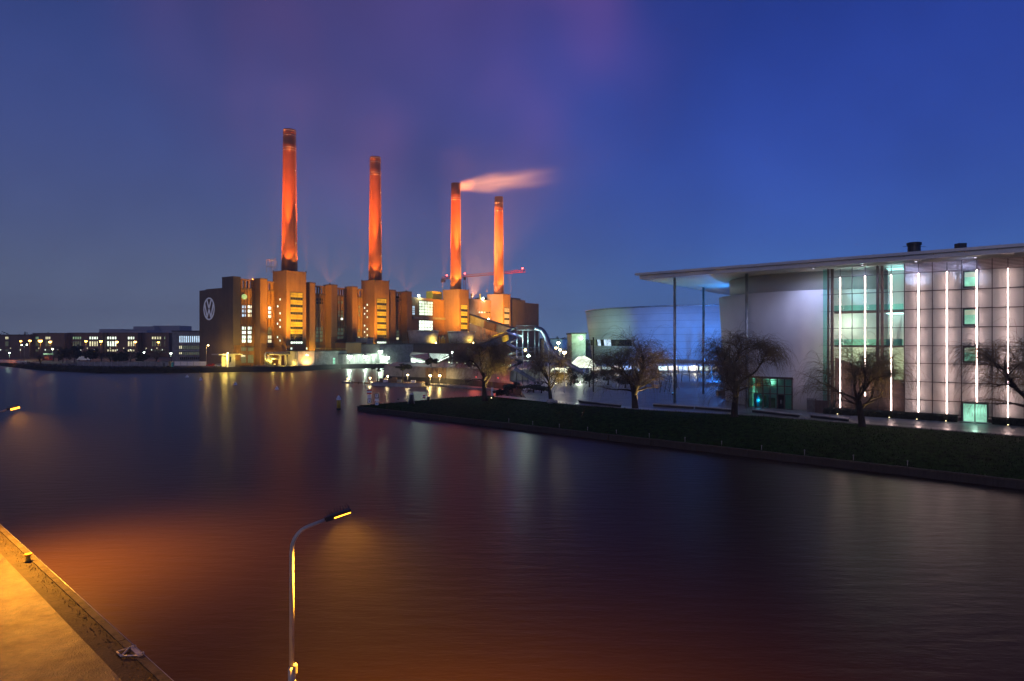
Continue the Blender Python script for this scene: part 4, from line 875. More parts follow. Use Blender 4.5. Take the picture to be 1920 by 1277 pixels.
for k in range(26): p = a.lerp(b, k / 25); part('picket', MB().beam(p, p + Vector((0, 0, 1.7)), .3, .1, (0, 1, 0)), M['white'], rt)
spot(a.lerp(b, .5) + Vector((0, -8, 4)), a.lerp(b, .5), 2200, (1, .33, .08), 140, .8, .3, rt)
c = G(314, 689.5, GZ); t = thing('site_container', 'dark grey site container standing left of the white hoarding', 'container', c)
part('box', MB().box(W(303.5, 0, c.y).x, W(316, 0, c.y).x, c.y, c.y + 2.5, GZ, GZ + 2.7), M['grey_metal'], t); part('door', MB().box(W(306, 0, c.y).x, W(309, 0, c.y).x, c.y - .06, c.y - .003, GZ + .1, GZ + 2.3), M['dark'], t)
part('roof', MB().box(W(303.2, 0, c.y).x, W(316.2, 0, c.y).x, c.y - .1, c.y + 2.6, GZ + 2.703, GZ + 2.85), M['dark'], t)
c = G(319.5, 689, GZ); t = thing('portable_toilet', 'cyan-lit portable toilet cabin beside the dark container', 'cabin', c)
part('cabin', MB().box(c.x - .75, c.x + .75, c.y, c.y + 1.4, GZ, GZ + 2.3), M['cyan'], t); part('roof', MB().box(c.x - .8, c.x + .8, c.y - .05, c.y + 1.45, GZ + 2.303, GZ + 2.5), M['white_paint'], t); part('door', MB().box(c.x - .5, c.x + .5, c.y - .06, c.y - .003, GZ + .1, GZ + 2.1), emi('cabin_door_glow', (.05, .45, .8), .5), t)  # door glows in place of the cyan light on the cabin
p = G(158, 677, GZ); kt = thing('parked_van', 'pale vehicle roof showing behind the fence below the dark trees', 'car', (p.x, p.y, GZ))
pr = MB(); pr.box(p.x - 4, p.x + 4, p.y - 1, p.y + 1, GZ + .5, GZ + 2.0); part('body', pr, M['white'], kt); part('cab', MB().box(p.x - 3.2, p.x + 2.6, p.y - .95, p.y + .95, GZ + 2.003, GZ + 2.7), M['white'], kt)
for x in (-2.6, 2.5): part('wheel', MB().tube([(p.x + x, p.y - 1.05, GZ + .4), (p.x + x, p.y - .8, GZ + .4)], .4, 12), M['black'], kt)
c = G(88, 676, GZ); t = thing('kiosk', 'small kiosk with green lit roof edge and red front on the far bank', 'kiosk', c)
part('wall', MB().box(c.x - 1.8, c.x + 1.8, c.y, c.y + 3, GZ, GZ + 2.6), M['red'], t); part('lit_fascia', MB().box(c.x - 2, c.x + 2, c.y - .5, c.y + 3, GZ + 3.6, GZ + 4.4), emi('kiosk_fascia_glow', (.55, 1, .55), .8), t); part('sign', MB().box(c.x - 1.4, c.x + 1.4, c.y - .1, c.y - .003, GZ + 1.0, GZ + 2.2), emi('kiosk_front_glow', (1, .22, .05), .5), t)
for s in (-1.7, 1.7): part('post', MB().tube([(c.x + s, c.y - .3, GZ), (c.x + s, c.y - .3, GZ + 3.6)], .08, 5), M['grey_metal'], t)
# earth bank with scrub in front of the fence
bb = MB(); bp_ = [(-400, 478), (-313, 391), (-233, 321), (-187, 295), (-160, 297.5), (-146, 300)]; rb = random.Random(2)
for i in range(len(bp_) - 1):
    a, b = Vector((*bp_[i], 0)), Vector((*bp_[i + 1], 0)); nn = max(4, int((b - a).length / 4)); nrm = (b - a).cross(Vector((0, 0, 1))).normalized()
    for k in range(nn):
        p, q = a.lerp(b, k / nn), a.lerp(b, (k + 1) / nn); e = rb.uniform(.4, 1.2)
        bb.hexa([p + nrm * 3.2 + Vector((0, 0, -.4)), q + nrm * 3.2 + Vector((0, 0, -.4)), q - nrm * 1 + Vector((0, 0, -.4)), p - nrm * 1 + Vector((0, 0, -.4))],
                [p + nrm * e + Vector((0, 0, 1.6)), q + nrm * rb.uniform(.4, 1.2) + Vector((0, 0, 1.6)), q - nrm * 4 + Vector((0, 0, 2.5)), p - nrm * 4 + Vector((0, 0, 2.5))])
struct('bank', bb, M['bank'])
sg = MB(); rs = random.Random(8)
for _ in range(160):
    i = rs.choice((1, 2, 2, 3, 3)); p = Vector((*bp_[i], 0)).lerp(Vector((*bp_[i + 1], 0)), rs.random()); sg.leaves((p.x + rs.uniform(-2, 2), p.y - rs.uniform(-3, 1.5), 2.0), (1.6, 1.2, rs.uniform(.5, 1.3)), 34, .5, rs)
solo('scrub', sg, M['hedge'], (0, 0, 0), 'dark low scrub covering the far bank below the fence', 'scrub', kind='stuff')

# ------------------------------------------------------------------ buoys, marker pile, signs, pontoon
for px, y in ((268, 699), (351, 708), (376.5, 713.5), (441.5, 722), (519, 731)):
    b = G(px, y, 0); lab = {268: 'farthest small white cone buoy, near the far bank', 351: 'small white cone buoy, second from the far bank', 376.5: 'small white cone buoy in the middle of the line of five', 441.5: 'small white cone buoy, second nearest to the marker pile', 519: 'white cone buoy nearest to the yellow marker pile'}[px]
    t = thing('buoy', lab, 'buoy', b, 'white cone buoys on the canal'); part('float', MB().lathe(b, [(.4, -.25), (.62, 0), (.62, .2), (.5, .3)], 16), M['blue_white'], t, True); part('cone', MB().lathe(b, [(.5, .303), (.12, 1.05), (.05, 1.1)], 16), M['blue_white'], t, True)
b = G(635, 769.5, 0); t = thing('marker_pile', 'yellow marker pile with black foot and pale conical cap in the water', 'marker post', b)
part('foot', MB().lathe(b, [(.46, -1), (.46, .45)], 20), M['black'], t); part('shaft', MB().lathe(b, [(.42, .453), (.42, 2.2)], 20), M['yellow'], t, True)
for x in (-.2, .12): part('ladder_bar', MB().tube([b + Vector((x, -.44, .5)), b + Vector((x, -.44, 2.2))], .03, 5), M['black'], t)
part('collar', MB().lathe(b, [(.5, 2.203), (.5, 2.5)], 20), M['blue_white'], t); part('cap', MB().lathe(b, [(.52, 2.503), (.12, 3.15), (.04, 3.2)], 20), M['blue_white'], t, True)
def sign(px, py, top, label, plates, Y=137.5, pole=True):
    b = Vector(((px - CX) / F * Y, Y, .9)); t = thing('waterway_sign', label, 'sign', b, 'signs at the tip of the lawn')
    part('post', MB().tube([b + Vector((0, .08, -.2)), b + Vector((0, .08, ZY(top, Y) - b.z))], .06, 8), M['grey_metal'], t)
    for y0, y1, wpx, bands in plates:
        z1, z0 = ZY(y0, Y), ZY(y1, Y); w = wpx / 2 * Y / F; pl = part('plate', MB().box(b.x - w, b.x + w, Y - .02, Y + .02, z0, z1), M['white_paint'], t)
        for f0, f1, g0, g1, m in bands: part('mark', MB().box(b.x - w + 2 * w * g0, b.x - w + 2 * w * g1, Y - .03, Y - .022, z0 + (z1 - z0) * f0, z0 + (z1 - z0) * f1), m, pl)
    return t
RB = M['red']; BK = M['black']
sign(692.5, 761, 731, 'no-entry waterway sign with red and white bands at the lawn tip', [(731, 739.5, 9, [(0, .3, 0, 1, RB), (.7, 1, 0, 1, RB)]), (740.5, 747.5, 7, []), (748, 757, 7, [(0, .1, 0, 1, BK), (.9, 1, 0, 1, BK), (0, 1, 0, .12, BK), (0, 1, .88, 1, BK), (.3, .6, .4, .6, BK)])])
sign(706.5, 760, 738, 'black-framed white waterway sign with a vertical mark, right of the no-entry sign', [(738, 747, 7.5, [(0, .12, 0, 1, BK), (.88, 1, 0, 1, BK), (0, 1, 0, .15, BK), (0, 1, .85, 1, BK), (.3, .8, .43, .57, BK)]), (748, 753, 7.5, []), (755, 760, 6, [(.25, .7, .2, .8, M['cyan'])])])
b = Vector(((771.5 - CX) / F * 139, 139, 1.2)); t = thing('mooring_dolphin', 'dark timber mooring dolphin with a pale cap on the lawn tip', 'dolphin', b)
for k in range(7):
    a = 2 * math.pi * k / 7; part('timber', MB().tube([b + Vector((.62 * math.cos(a), .62 * math.sin(a), -.3)), b + Vector((.24 * math.cos(a), .24 * math.sin(a), 2.05))], .17, 8), M['black'], t, True)
part('cap', MB().lathe(b + Vector((0, 0, 2.05)), [(.32, 0), (.36, .12), (.3, .28)], 14), M['white_paint'], t)
for s in (-.75, .8): part('brace', MB().beam(b + Vector((s, -.4, -.2)), b + Vector((s * .3, -.3, 1.9)), .08, .08), M['pale'], t)
sign(795, 0, 743, 'small round red sign beside the mooring dolphin', [(741, 747, 5, [(.0, .3, 0, 1, RB), (.7, 1, 0, 1, RB)])], 142)
b = Vector(((803.5 - CX) / F * 142, 142, 1.5)); t = thing('litter_bin', 'small dark bin right of the round red sign', 'bin', b); part('body', MB().lathe(b, [(.28, -.2), (.3, .9)], 14), M['dark'], t); part('lid', MB().lathe(b, [(.33, .903), (.33, 1.0), (.1, 1.05)], 14), M['dark'], t)
b = Vector(((746.5 - CX) / F * 141, 141, 1.2)); t = thing('bank_marker', 'low thin marker post between the signs and the dolphin', 'marker post', b); part('post', MB().tube([b - Vector((0, 0, .2)), b + Vector((0, 0, .9))], .04, 6), M['grey_metal'], t); part('plate', MB().box(b.x - .2, b.x + .2, b.y - .03, b.y + .01, 1.95, 2.15), M['dark'], t)

# pontoon garden with two trees
def wt(px, Y, z): return Vector(((px - CX) / F * Y, Y, z))
pt = thing('pontoon', 'long grey floating pontoon garden moored in the basin', 'pontoon', wt(745, 211, 0))
hull = [wt(694, 216, 0), wt(700, 212.5, 0), wt(762, 206, 0), wt(790, 208.5, 0), wt(797, 212, 0), wt(790, 217, 0), wt(720, 222, 0)]
part('hull', MB().prism([(p.x, p.y) for p in hull], -.4, 1.15), M['pale'], pt); part('deck', MB().prism([(p.x, p.y) for p in hull], 1.153, 1.2), M['wood'], pt)
part('fender', MB().tube([p + Vector((0, 0, .95)) for p in hull + hull[:1]], .12, 6), M['steel'], pt)
jt = thing('jetty', 'thin dark jetty between the left basin light and the pontoon', 'jetty', wt(668, 222, 0)); part('deck', MB().beam(wt(643, 226, .45), wt(696, 217.5, .45), 1.6, .25), M['wood'], jt)
part('landing', MB().prism([(wt(641, 224.5, 0).x, 224.5), (wt(657, 222, 0).x, 222), (wt(657, 227, 0).x, 227), (wt(641, 229, 0).x, 229)], -.3, .7), M['concrete'], jt)
for px in (660, 672, 684): part('pile', MB().tube([wt(px, 221.5 - (px - 660) * .15, -1), wt(px, 221.5 - (px - 660) * .15, .9)], .12, 7), M['black'], jt)
for px, y, Y, zb, lab in ((652.5, 710.5, 225, .7, 'glowing globe lamp at the outer end of the jetty'), (694, 709, 216.5, 1.2, 'glowing globe lamp at the inner end of the jetty'), (727, 706, 213, 1.2, 'small globe lamp behind the crates on the pontoon'), (764.5, 703, 210, 1.2, 'globe lamp beside the right pontoon tree')):
    mast_lamp(px, y, 0, zb, lab, M['em_warm'], .30, 260, (1, .78, .4), 0, 'globe lamps around the basin', 'globe_lamp', Y, 'lamp')
for k, (px, h, m) in enumerate(((716, 1.3, 'wood'), (723, .9, 'white_paint'), (733, 1.2, 'wood'), (740, 1.7, 'wood'), (775, .8, 'white_paint'), (749, .9, 'grey_metal'))):
    b = wt(px, 211.8 - (px - 716) * .03, 1.2); t = thing('deck_crate', ('wooden slatted crate under the left pontoon tree', 'white box left of the lamp on the pontoon', 'wooden crate right of the lamp on the pontoon', 'tall wooden crate beside the right pontoon tree', 'white box at the right end of the pontoon', 'grey box at the foot of the right pontoon tree')[k], 'crate', b, 'crates on the pontoon')
    for j in range(3): part('slat', MB().box(b.x - .75, b.x + .75, b.y - .5, b.y + .5, 1.2 + h * j / 3 + .02, 1.2 + h * (j + 1) / 3 - .03), M[m], t)

# basin terrace
tp = [(-45.5, 227.5), (-29.6, 219.5), (-22, 214.5), (-9, 200.5), (-.6, 188.5), (9, 205), (20, 262), (-48, 262)]
ter = thing('terrace', 'high basin terrace with a pale wall, an amber timber front and a red-lit end', 'terrace', (-20, 218, 0))
ZT = 5.9
part('wall', MB().prism(tp, -1, ZT), M['concrete'], ter); part('deck', MB().prism([(x, y) for x, y in tp], ZT + .003, ZT + .15), M['plaza'], ter)
def on(a, b, f, o, z): p = Vector((*a, 0)).lerp(Vector((*b, 0)), f); n = (Vector((*b, 0)) - Vector((*a, 0))).cross(Vector((0, 0, 1))).normalized(); p += n * o; p.z = z; return p
for k in range(7):
    f0, f1 = k / 7 + .01, (k + 1) / 7 - .01; q = [on(tp[1], tp[2], f0, .02, .9), on(tp[1], tp[2], f1, .02, .9), on(tp[1], tp[2], f1, .25, .9), on(tp[1], tp[2], f0, .25, .9)]
    part('timber_panel', MB().hexa(q, [v + Vector((0, 0, 4.8)) for v in q]), M['wood'], ter)
for px, Y, lab in ((806.5, 213.5, 'bright globe lamp before the amber timber front, nearer the pontoon'), (824.5, 210.5, 'bright globe lamp before the amber timber front, nearer the willow')):
    mast_lamp(px, 704.5, 0, .6, lab, M['em_warm'], .42, 900, (1, .66, .22), 0, 'globe lamps around the basin', 'globe_lamp', Y, 'lamp')
lw = MB().prism([(-27, 212), (-2, 186), (0, 187.5), (-9, 199.5), (-22, 213.5), (-29, 218.5)], -.5, .6); part('landing', lw, M['concrete'], ter)
wr = MB()
for a, b in zip(tp[0:4], tp[1:5]):
    n = int((Vector((*b, 0)) - Vector((*a, 0))).length / 1.5)
    for k in range(n + 1): p = on(a, b, k / n, -.2, ZT + .15); wr.tube([p, p + Vector((0, 0, 1.1))], .03, 4)
    wr.tube([on(a, b, 0, -.2, ZT + 1.25), on(a, b, 1, -.2, ZT + 1.25)], .045, 5)
part('railing', wr, M['steel'], ter)
for k in range(10):
    f = k / 9; p = on(tp[3], tp[4], f * .9, -1.2, ZT + .15) if k > 4 else on(tp[2], tp[3], f * 2, -1.2, ZT + .15)
    t = thing('terrace_lamp', 'small pale light along the terrace railing behind the first willow', 'lamp', p, 'small lights on the terrace'); part('stem', MB().tube([p, p + Vector((0, 0, 1.5))], .04, 5), M['steel'], t); part('lamp', MB().ball(p + Vector((0, 0, 1.6)), .17, 8), emi('terrace_glow', (.8, 1, .6), 6) if k == 0 else bpy.data.materials['terrace_glow'], t)
part('wall_lamp', MB().ball(Vector((-11.2, 199.5, 3.6)), .07, 8), M['em_red'], ter); part('wall_lamp', MB().ball(Vector((-4.2, 191.2, 3.8)), .07, 8), M['em_red'], ter); point((-11.5, 197, 3.2), 420, (1, .16, .10), 1.8, ter); point((-4.5, 189, 3.4), 520, (1, .16, .10), 1.8, ter); point((-6, 207, ZT + 2.5), 900, GREENW, .4, ter); point((2, 204, ZT + 2.5), 700, (1, .85, .5), .4, ter)  # small red lamp balls added as sources for the red wash
b = Vector((-3.6, 150, 2.0)); b = wt(923, 148, 2.1); t = thing('info_pillar', 'slim pale info pillar beside the first willow trunk', 'pillar', b); part('body', MB().box(b.x - .28, b.x + .28, b.y - .1, b.y + .1, 1.9, 4.1), M['blue_white'], t); part('base', MB().box(b.x - .4, b.x + .4, b.y - .2, b.y + .2, 1.8, 2.15), M['concrete'], t)

# ------------------------------------------------------------------ the white forum building
FF = Frame((.794, -.607), np.array((54.2, 105.5)))
if FF.n[1] > 0: FF.n = -FF.n; FF.c0 = float(FF.n @ np.array((54.2, 105.5)))
PZ = 3.0; BAY = 3.63; LV = [3.9, 5.9, 8.7, 11.5, 14.2, 17.0, 19.8, 22.6, 25.4]
forum = thing('forum_building', 'large white exhibition building with a floating flat roof and glowing light strips', 'building', (*FF.at(12, -14), PZ))
NB = 9                                   # bays
def tb(k): return -BAY / 2 + BAY * k
# roof plate
e1 = Vector((-.757, .654, 0)); RB_ = Vector((24.8, 124, 0)); RA = Vector((68.8, 86, 0)) - e1 * 45; RC = RB_ + Vector((.584, .81, 0)).normalized() * 62; RD = RC + Vector((.757, -.654, 0)) * 95
rp = [(RB_.x, RB_.y), (RA.x, RA.y), (RD.x, RD.y), (RC.x, RC.y)]
cen = Vector((sum(p[0] for p in rp) / 4, sum(p[1] for p in rp) / 4, 0))
def grow(pts, g): return [tuple((Vector((*p, 0)) + (Vector((*p, 0)) - cen).normalized() * g)[:2]) for p in pts]
roof = part('roof', MB().prism(rp, 26.95, 27.40), M['soffit'], forum)
part('upper_plate', MB().prism(grow(rp, 1.0), 27.62, 28.05), M['alu'], roof)
part('shadow_gap', MB().prism(grow(rp, -.2), 27.403, 27.617), M['dark'], roof)
L_ = (RA - RB_).length; nf = (RA - RB_).normalized().cross(Vector((0, 0, 1)))
npn = int(L_ / 3.6)
for k in range(npn):
    a = RB_.lerp(RA, (k + .008) / npn) + nf * .03; b = RB_.lerp(RA, (k + .992) / npn) + nf * .03
    part('fascia_panel', MB().hexa([a + Vector((0, 0, 26.9)), b + Vector((0, 0, 26.9)), b + nf * .08 + Vector((0, 0, 26.9)), a + nf * .08 + Vector((0, 0, 26.9))][::-1], [a + Vector((0, 0, 27.6)), b + Vector((0, 0, 27.6)), b + nf * .08 + Vector((0, 0, 27.6)), a + nf * .08 + Vector((0, 0, 27.6))][::-1]), M['alu'], roof)
lfa = (RC - RB_).normalized()
for k in range(14):
    a = RB_ + lfa * (k * 3.6 + .03); b = RB_ + lfa * (k * 3.6 + 3.57); nl = lfa.cross(Vector((0, 0, -1)))
    part('fascia_panel', MB().hexa([a + nl * .03 + Vector((0, 0, 26.9)), b + nl * .03 + Vector((0, 0, 26.9)), b + nl * .11 + Vector((0, 0, 26.9)), a + nl * .11 + Vector((0, 0, 26.9))], [a + nl * .03 + Vector((0, 0, 27.6)), b + nl * .03 + Vector((0, 0, 27.6)), b + nl * .11 + Vector((0, 0, 27.6)), a + nl * .11 + Vector((0, 0, 27.6))]), M['alu'], roof)
# slim roof columns
for px, d, lab in ((1265, 0, 0), (1400, 0, 0), (1319, -24, 0), (1372, -24, 0)):
    p = FF.p(FF.ray(px, d)[0], d, PZ); part('column', MB().lathe(p, [(.26, -.1), (.26, 23.93)], 20), M['steel'], forum, True)
for k in range(40):
    p = RB_.lerp(RA, (k + .5) / 40); part('roof_anchor', MB().tube([(p.x + .5, p.y + .5, 28.05), (p.x + .5, p.y + .5, 28.28)], .05, 5), M['dark'], roof) if k % 2 else None
Yv = 95; p = W(1714, 466, Yv); q = Vector((p.x, p.y, 28.05)); vs = part('roof_vent', MB().lathe(q, [(.85, 0), (.85, 1.05), (.98, 1.08), (.98, 1.45), (.8, 1.5)], 20), M['dark'], roof)
part('vent_rail', MB().tube([q + Vector((-1.7, 0, .9)), q + Vector((1.7, 0, .9))], .03, 5), M['dark'], vs)
p = W(1801, 461, 92); part('roof_box', MB().box(p.x - .55, p.x + .55, p.y - .5, p.y + .5, 28.05, 28.95), M['dark'], roof)
# white drum under the roof
DC = Vector((59.7, 125.2, PZ)); DR1, DR2 = 17.0, 18.3
dr = part('drum', MB().lathe(DC, [(DR1, -.3), (DR1 + .25, 4), (DR1 + .7, 11), (DR2, 20.6), (DR2 - .5, 20.62), (DR2 - .6, 20.0)], 96), M['white'], forum, True)
part('upper_drum', MB().lathe(DC, [(DR2 - 2.2, 20.0), (DR2 - 2.0, 24.0)], 96), M['white'], forum, True)
# glazed entrance cut into the drum: a flat glazed front set before it
en0, en1 = FF.ray(1404, -.9)[0], FF.ray(1485, -.9)[0]
ent = part('entrance_frame', MB().fbox(FF, en0 - .15, en1 + .15, -1.3, -.9, 8.25, 8.6), M['mull'], forum)
part('entrance_side', MB().fbox(FF, en0 - .15, en0, -8, -.9, PZ, 8.24), M['mull'], forum); part('entrance_roof', MB().fbox(FF, en0 - .15, en1 + .15, -8, -1.31, 8.25, 8.5), M['white'], forum)
part('entrance_floor', MB().fbox(FF, en0, en1, -8, -1.0, PZ + .01, PZ + .06), M['plaza'], forum)
part('entrance_back', MB().fbox(FF, en0, en1, -3.4, -3.2, PZ, 8.24), M['win_teal'], forum)
ne = 6
for k in range(ne + 1): s = en0 + (en1 - en0) * k / ne; part('mullion', MB().fbox(FF, s - .09, s + .09, -1.15, -.88, PZ, 8.24), M['mull'], forum)
for z in (5.6, 7.0): part('transom', MB().fbox(FF, en0, en1, -1.10, -.92, z - .07, z + .07), M['mull'], forum)
for k in range(ne):
    for j, (z0, z1) in enumerate(((PZ + .05, 5.5), (5.7, 6.9), (7.1, 8.2))):
        s0, s1 = en0 + (en1 - en0) * k / ne + .1, en0 + (en1 - en0) * (k + 1) / ne - .1
        if k == 4 and j == 0: dd = part('door', MB().fbox(FF, s0, s1, -1.06, -.98, z0, z1), M['win_dark'], forum); part('handle', MB().fbox(FF, (s0 + s1) / 2 - .05, (s0 + s1) / 2 + .05, -.97, -.9, 3.9, 4.6), M['steel'], dd)
        else: part('glass_pane', MB().fbox(FF, s0, s1, -1.03, -1.01, z0, z1), M['glass_t'], forum)
for k, (f, m) in enumerate(((.06, 'cyan'), (.2, 'wood'), (.42, 'wood'), (.62, 'white'))): s = en0 + (en1 - en0) * f; part('interior_block', MB().fbox(FF, s, s + 1.1, -2.9, -2.1, PZ + .07, PZ + 2.4 - .3 * k), M[m], forum)
for z in (7.3, 7.6, 7.9): part('louvre', MB().fbox(FF, en0 + .1, en0 + (en1 - en0) * .66, -1.6, -1.5, z - .04, z + .04), M['mull'], forum)
point(FF.p((en0 + en1) / 2, -2.2, 7.6), 170, (.5, 1, .72), .4, forum); point(FF.p(en0 + 1.4, -2.0, 4.2), 40, (.1, .6, 1), .2, forum)
# panel wall and glass skin
def fmesh(name, w, d0, d1, z0, z1, m):
    me = MB().fbox(FF, 0, w, d0, d1, z0, z1).mesh(name, FF.p(0, 0, 0)); me.materials.append(m); return me
G0 = 3                                   # bays 0-2 are the glazed atrium
part('core_wall', MB().fbox(FF, tb(G0), tb(NB) + .2, -20, -.12, PZ - .3, 26.94), M['white'], forum)
for r in range(8):
    z0, z1 = LV[r] + .02, LV[r + 1] - .02; mp = fmesh('wall_panel', BAY - .05, -.115, -.02, z0, z1, M['panel']); mg = fmesh('glass_pane', BAY - .07, .86, .885, z0 + .02, z1 - .02, M['glass'])
    for k in range(NB):
        if k >= G0: piece('wall_panel', mp, forum, FF.p(tb(k) + .025, 0, 0))
        piece('glass_pane', mg, forum, FF.p(tb(k) + .035, 0, 0))
for k in range(NB + 1):
    part('mullion', MB().fbox(FF, tb(k) - .05, tb(k) + .05, .78, .98, LV[0] - .4, 26.9), M['mull'], forum)
    part('bracket', MB().fbox(FF, tb(k) - .035, tb(k) + .035, -.02, .775, LV[-1] - .1, LV[-1]), M['mull'], forum)
for z in LV: part('transom', MB().fbox(FF, tb(0), tb(NB), .80, .94, z - .045, z + .045), M['mull'], forum)
for z in LV[1:-1]: part('walkway', MB().fbox(FF, tb(G0), tb(NB), .0, .45, z - .05, z - .0), M['mull'], forum)
for k in range(7): part('louvre', MB().fbox(FF, tb(0), tb(NB), .55, .76, LV[-1] + .16 + k * .2, LV[-1] + .21 + k * .2), M['mull'], forum)
for k in range(NB):                      # light strips: a thin tube on a dark carrier
    s = tb(k) + BAY / 2; z0 = LV[0] + .1 if k not in (1, 5) else (LV[1] + .1 if k == 5 else LV[0] + 2.2)
    part('strip_carrier', MB().fbox(FF, s - .045, s + .045, .44, .50, z0, 26.8), M['mull'], forum)
    part('light_strip', MB().fbox(FF, s - .065, s + .065, .503, .60, z0, LV[-1] - .05), M['em_led'], forum)
# left edge fin and brown columns of the atrium
part('edge_fin', MB().fbox(FF, tb(0) - .75, tb(0) - .15, .55, .62, LV[0] - .5, 26.8), M['glass_t'], forum)
for s, w in ((tb(0) + .45, .42), (tb(0) - .08, .12), (tb(2) - .15, .42), (tb(2) + .45, .42)): part('column', MB().fbox(FF, s - w / 2, s + w / 2, -.7, -.2, PZ, 26.94), M['bronze'], forum)
for z in LV[1:-1]: part('fin_bracket', MB().fbox(FF, tb(0) - 1.0, tb(0) - .12, .5, .54, z - .03, z + .03), M['steel'], forum)
# atrium interior: floors, parapets, back rooms, dark stair block
part('side_wall', MB().fbox(FF, tb(3) - .25, tb(3) - .05, -14, -.75, PZ, 26.9), M['white'], forum)
for z in (8.7, 14.2, 19.8): part('floor_slab', MB().fbox(FF, tb(0) + .7, tb(3) - .3, -2.2, -.72, z - .3, z), M['bronze'], forum)
for z in (19.8, 14.2): part('balustrade', MB().fbox(FF, tb(0) + .7, tb(3) - .3, -.72, -.66, z + .003, z + 1.0), M['glass_t'], forum)
part('back_wall', MB().fbox(FF, tb(2) + .7, tb(3) - .3, -5.2, -5.0, 8.7, 26.9), M['white'], forum)
part('lit_ceiling', MB().fbox(FF, tb(2) + .9, tb(3) - .5, -4.6, -1.2, 26.5, 26.6), emi('teal_ceiling_glow', (.45, .95, .92), 2.4, .2), forum)
part('lit_ceiling', MB().fbox(FF, tb(2) + .9, tb(3) - .5, -4.6, -1.2, 19.3, 19.4), emi('white_ceiling_glow', (.62, 1, .95), 3.2, .2), forum)
part('desk', MB().fbox(FF, tb(2) + .9, tb(3) - .6, -1.9, -1.2, 14.25, 15.3), M['steel'], forum); part('leaning_panel', MB().hexa([FF.p(tb(3) - 1.6, -3, 14.3), FF.p(tb(3) - 1.2, -3, 14.3), FF.p(tb(3) - 1.2, -2.6, 14.3), FF.p(tb(3) - 1.6, -2.6, 14.3)], [FF.p(tb(3) - 1.0, -3, 19), FF.p(tb(3) - .6, -3, 19), FF.p(tb(3) - .6, -2.6, 19), FF.p(tb(3) - 1.0, -2.6, 19)]), M['white'], forum)
st = [(tb(0) + .9, PZ), (tb(3) + 1.4, PZ), (tb(3) + 1.4, 7.6), (tb(0) + .9, 12.2)]
part('stair_block', MB().hexa([FF.p(s, -.62, z) for s, z in st], [FF.p(s, -.2, z) for s, z in st]), M['bronze'], forum)
point(FF.p(tb(1), -.9, 18), 480, (.85, 1, .75), .4, forum); point(FF.p(tb(1) + 1, -.9, 23.5), 300, (.5, 1, .9), .4, forum); point(FF.p(tb(1) + 1, -1.0, 13.0), 380, (.9, 1, .55), .4, forum); point(FF.p(tb(2) + 2.2, -2.2, 10.5), 240, (.9, 1, .5), .4, forum)
# small square windows and the lit door in the panel wall
for r in (7, 5, 3):
    s0, s1 = tb(5) + .35, tb(5) + 1.75; z0, z1 = LV[r] + .45, LV[r + 1] - .25
    w = part('window_box', MB().fbox(FF, s0 - .22, s1 + .22, -.018, .30, z0 - .22, z1 + .22), M['mull'], forum)
    part('pane', MB().fbox(FF, s0, s1, .303, .32, z0, z1), M['win_teal'], w); part('blind', MB().fbox(FF, s0 + .02, s1 - .02, .322, .33, z1 - .75, z1 - .05), emi('pale_blind', (.9, .95, .7), .55) if r == 7 else bpy.data.materials['pale_blind'], w)
s0, s1 = tb(5) + .25, tb(5) + 3.0
dw = part('doorway', MB().fbox(FF, s0 - .2, s1 + .2, -.018, 1.35, PZ, 5.95), M['mull'], forum)
for a, b in ((s0, (s0 + s1) / 2 - .08), ((s0 + s1) / 2 + .08, s1)):
    lf = part('door_leaf', MB().fbox(FF, a, b, 1.353, 1.39, PZ + .15, 5.7), M['win_teal'], dw)
    part('handle', MB().fbox(FF, b - .22, b - .16, 1.395, 1.45, 3.9, 4.5), M['steel'], dw)
point(FF.p((s0 + s1) / 2, 2.6, 4.6), 70, (.5, 1, .75), .3, forum)
part('threshold', MB().fbox(FF, s0 - .5, s1 + .5, 1.36, 2.4, PZ, PZ + .12), M['concrete'], forum)
part('plinth', MB().fbox(FF, tb(0) - .1, tb(NB), -.6, .6, PZ - .2, LV[0] - .42), M['bronze'], forum)
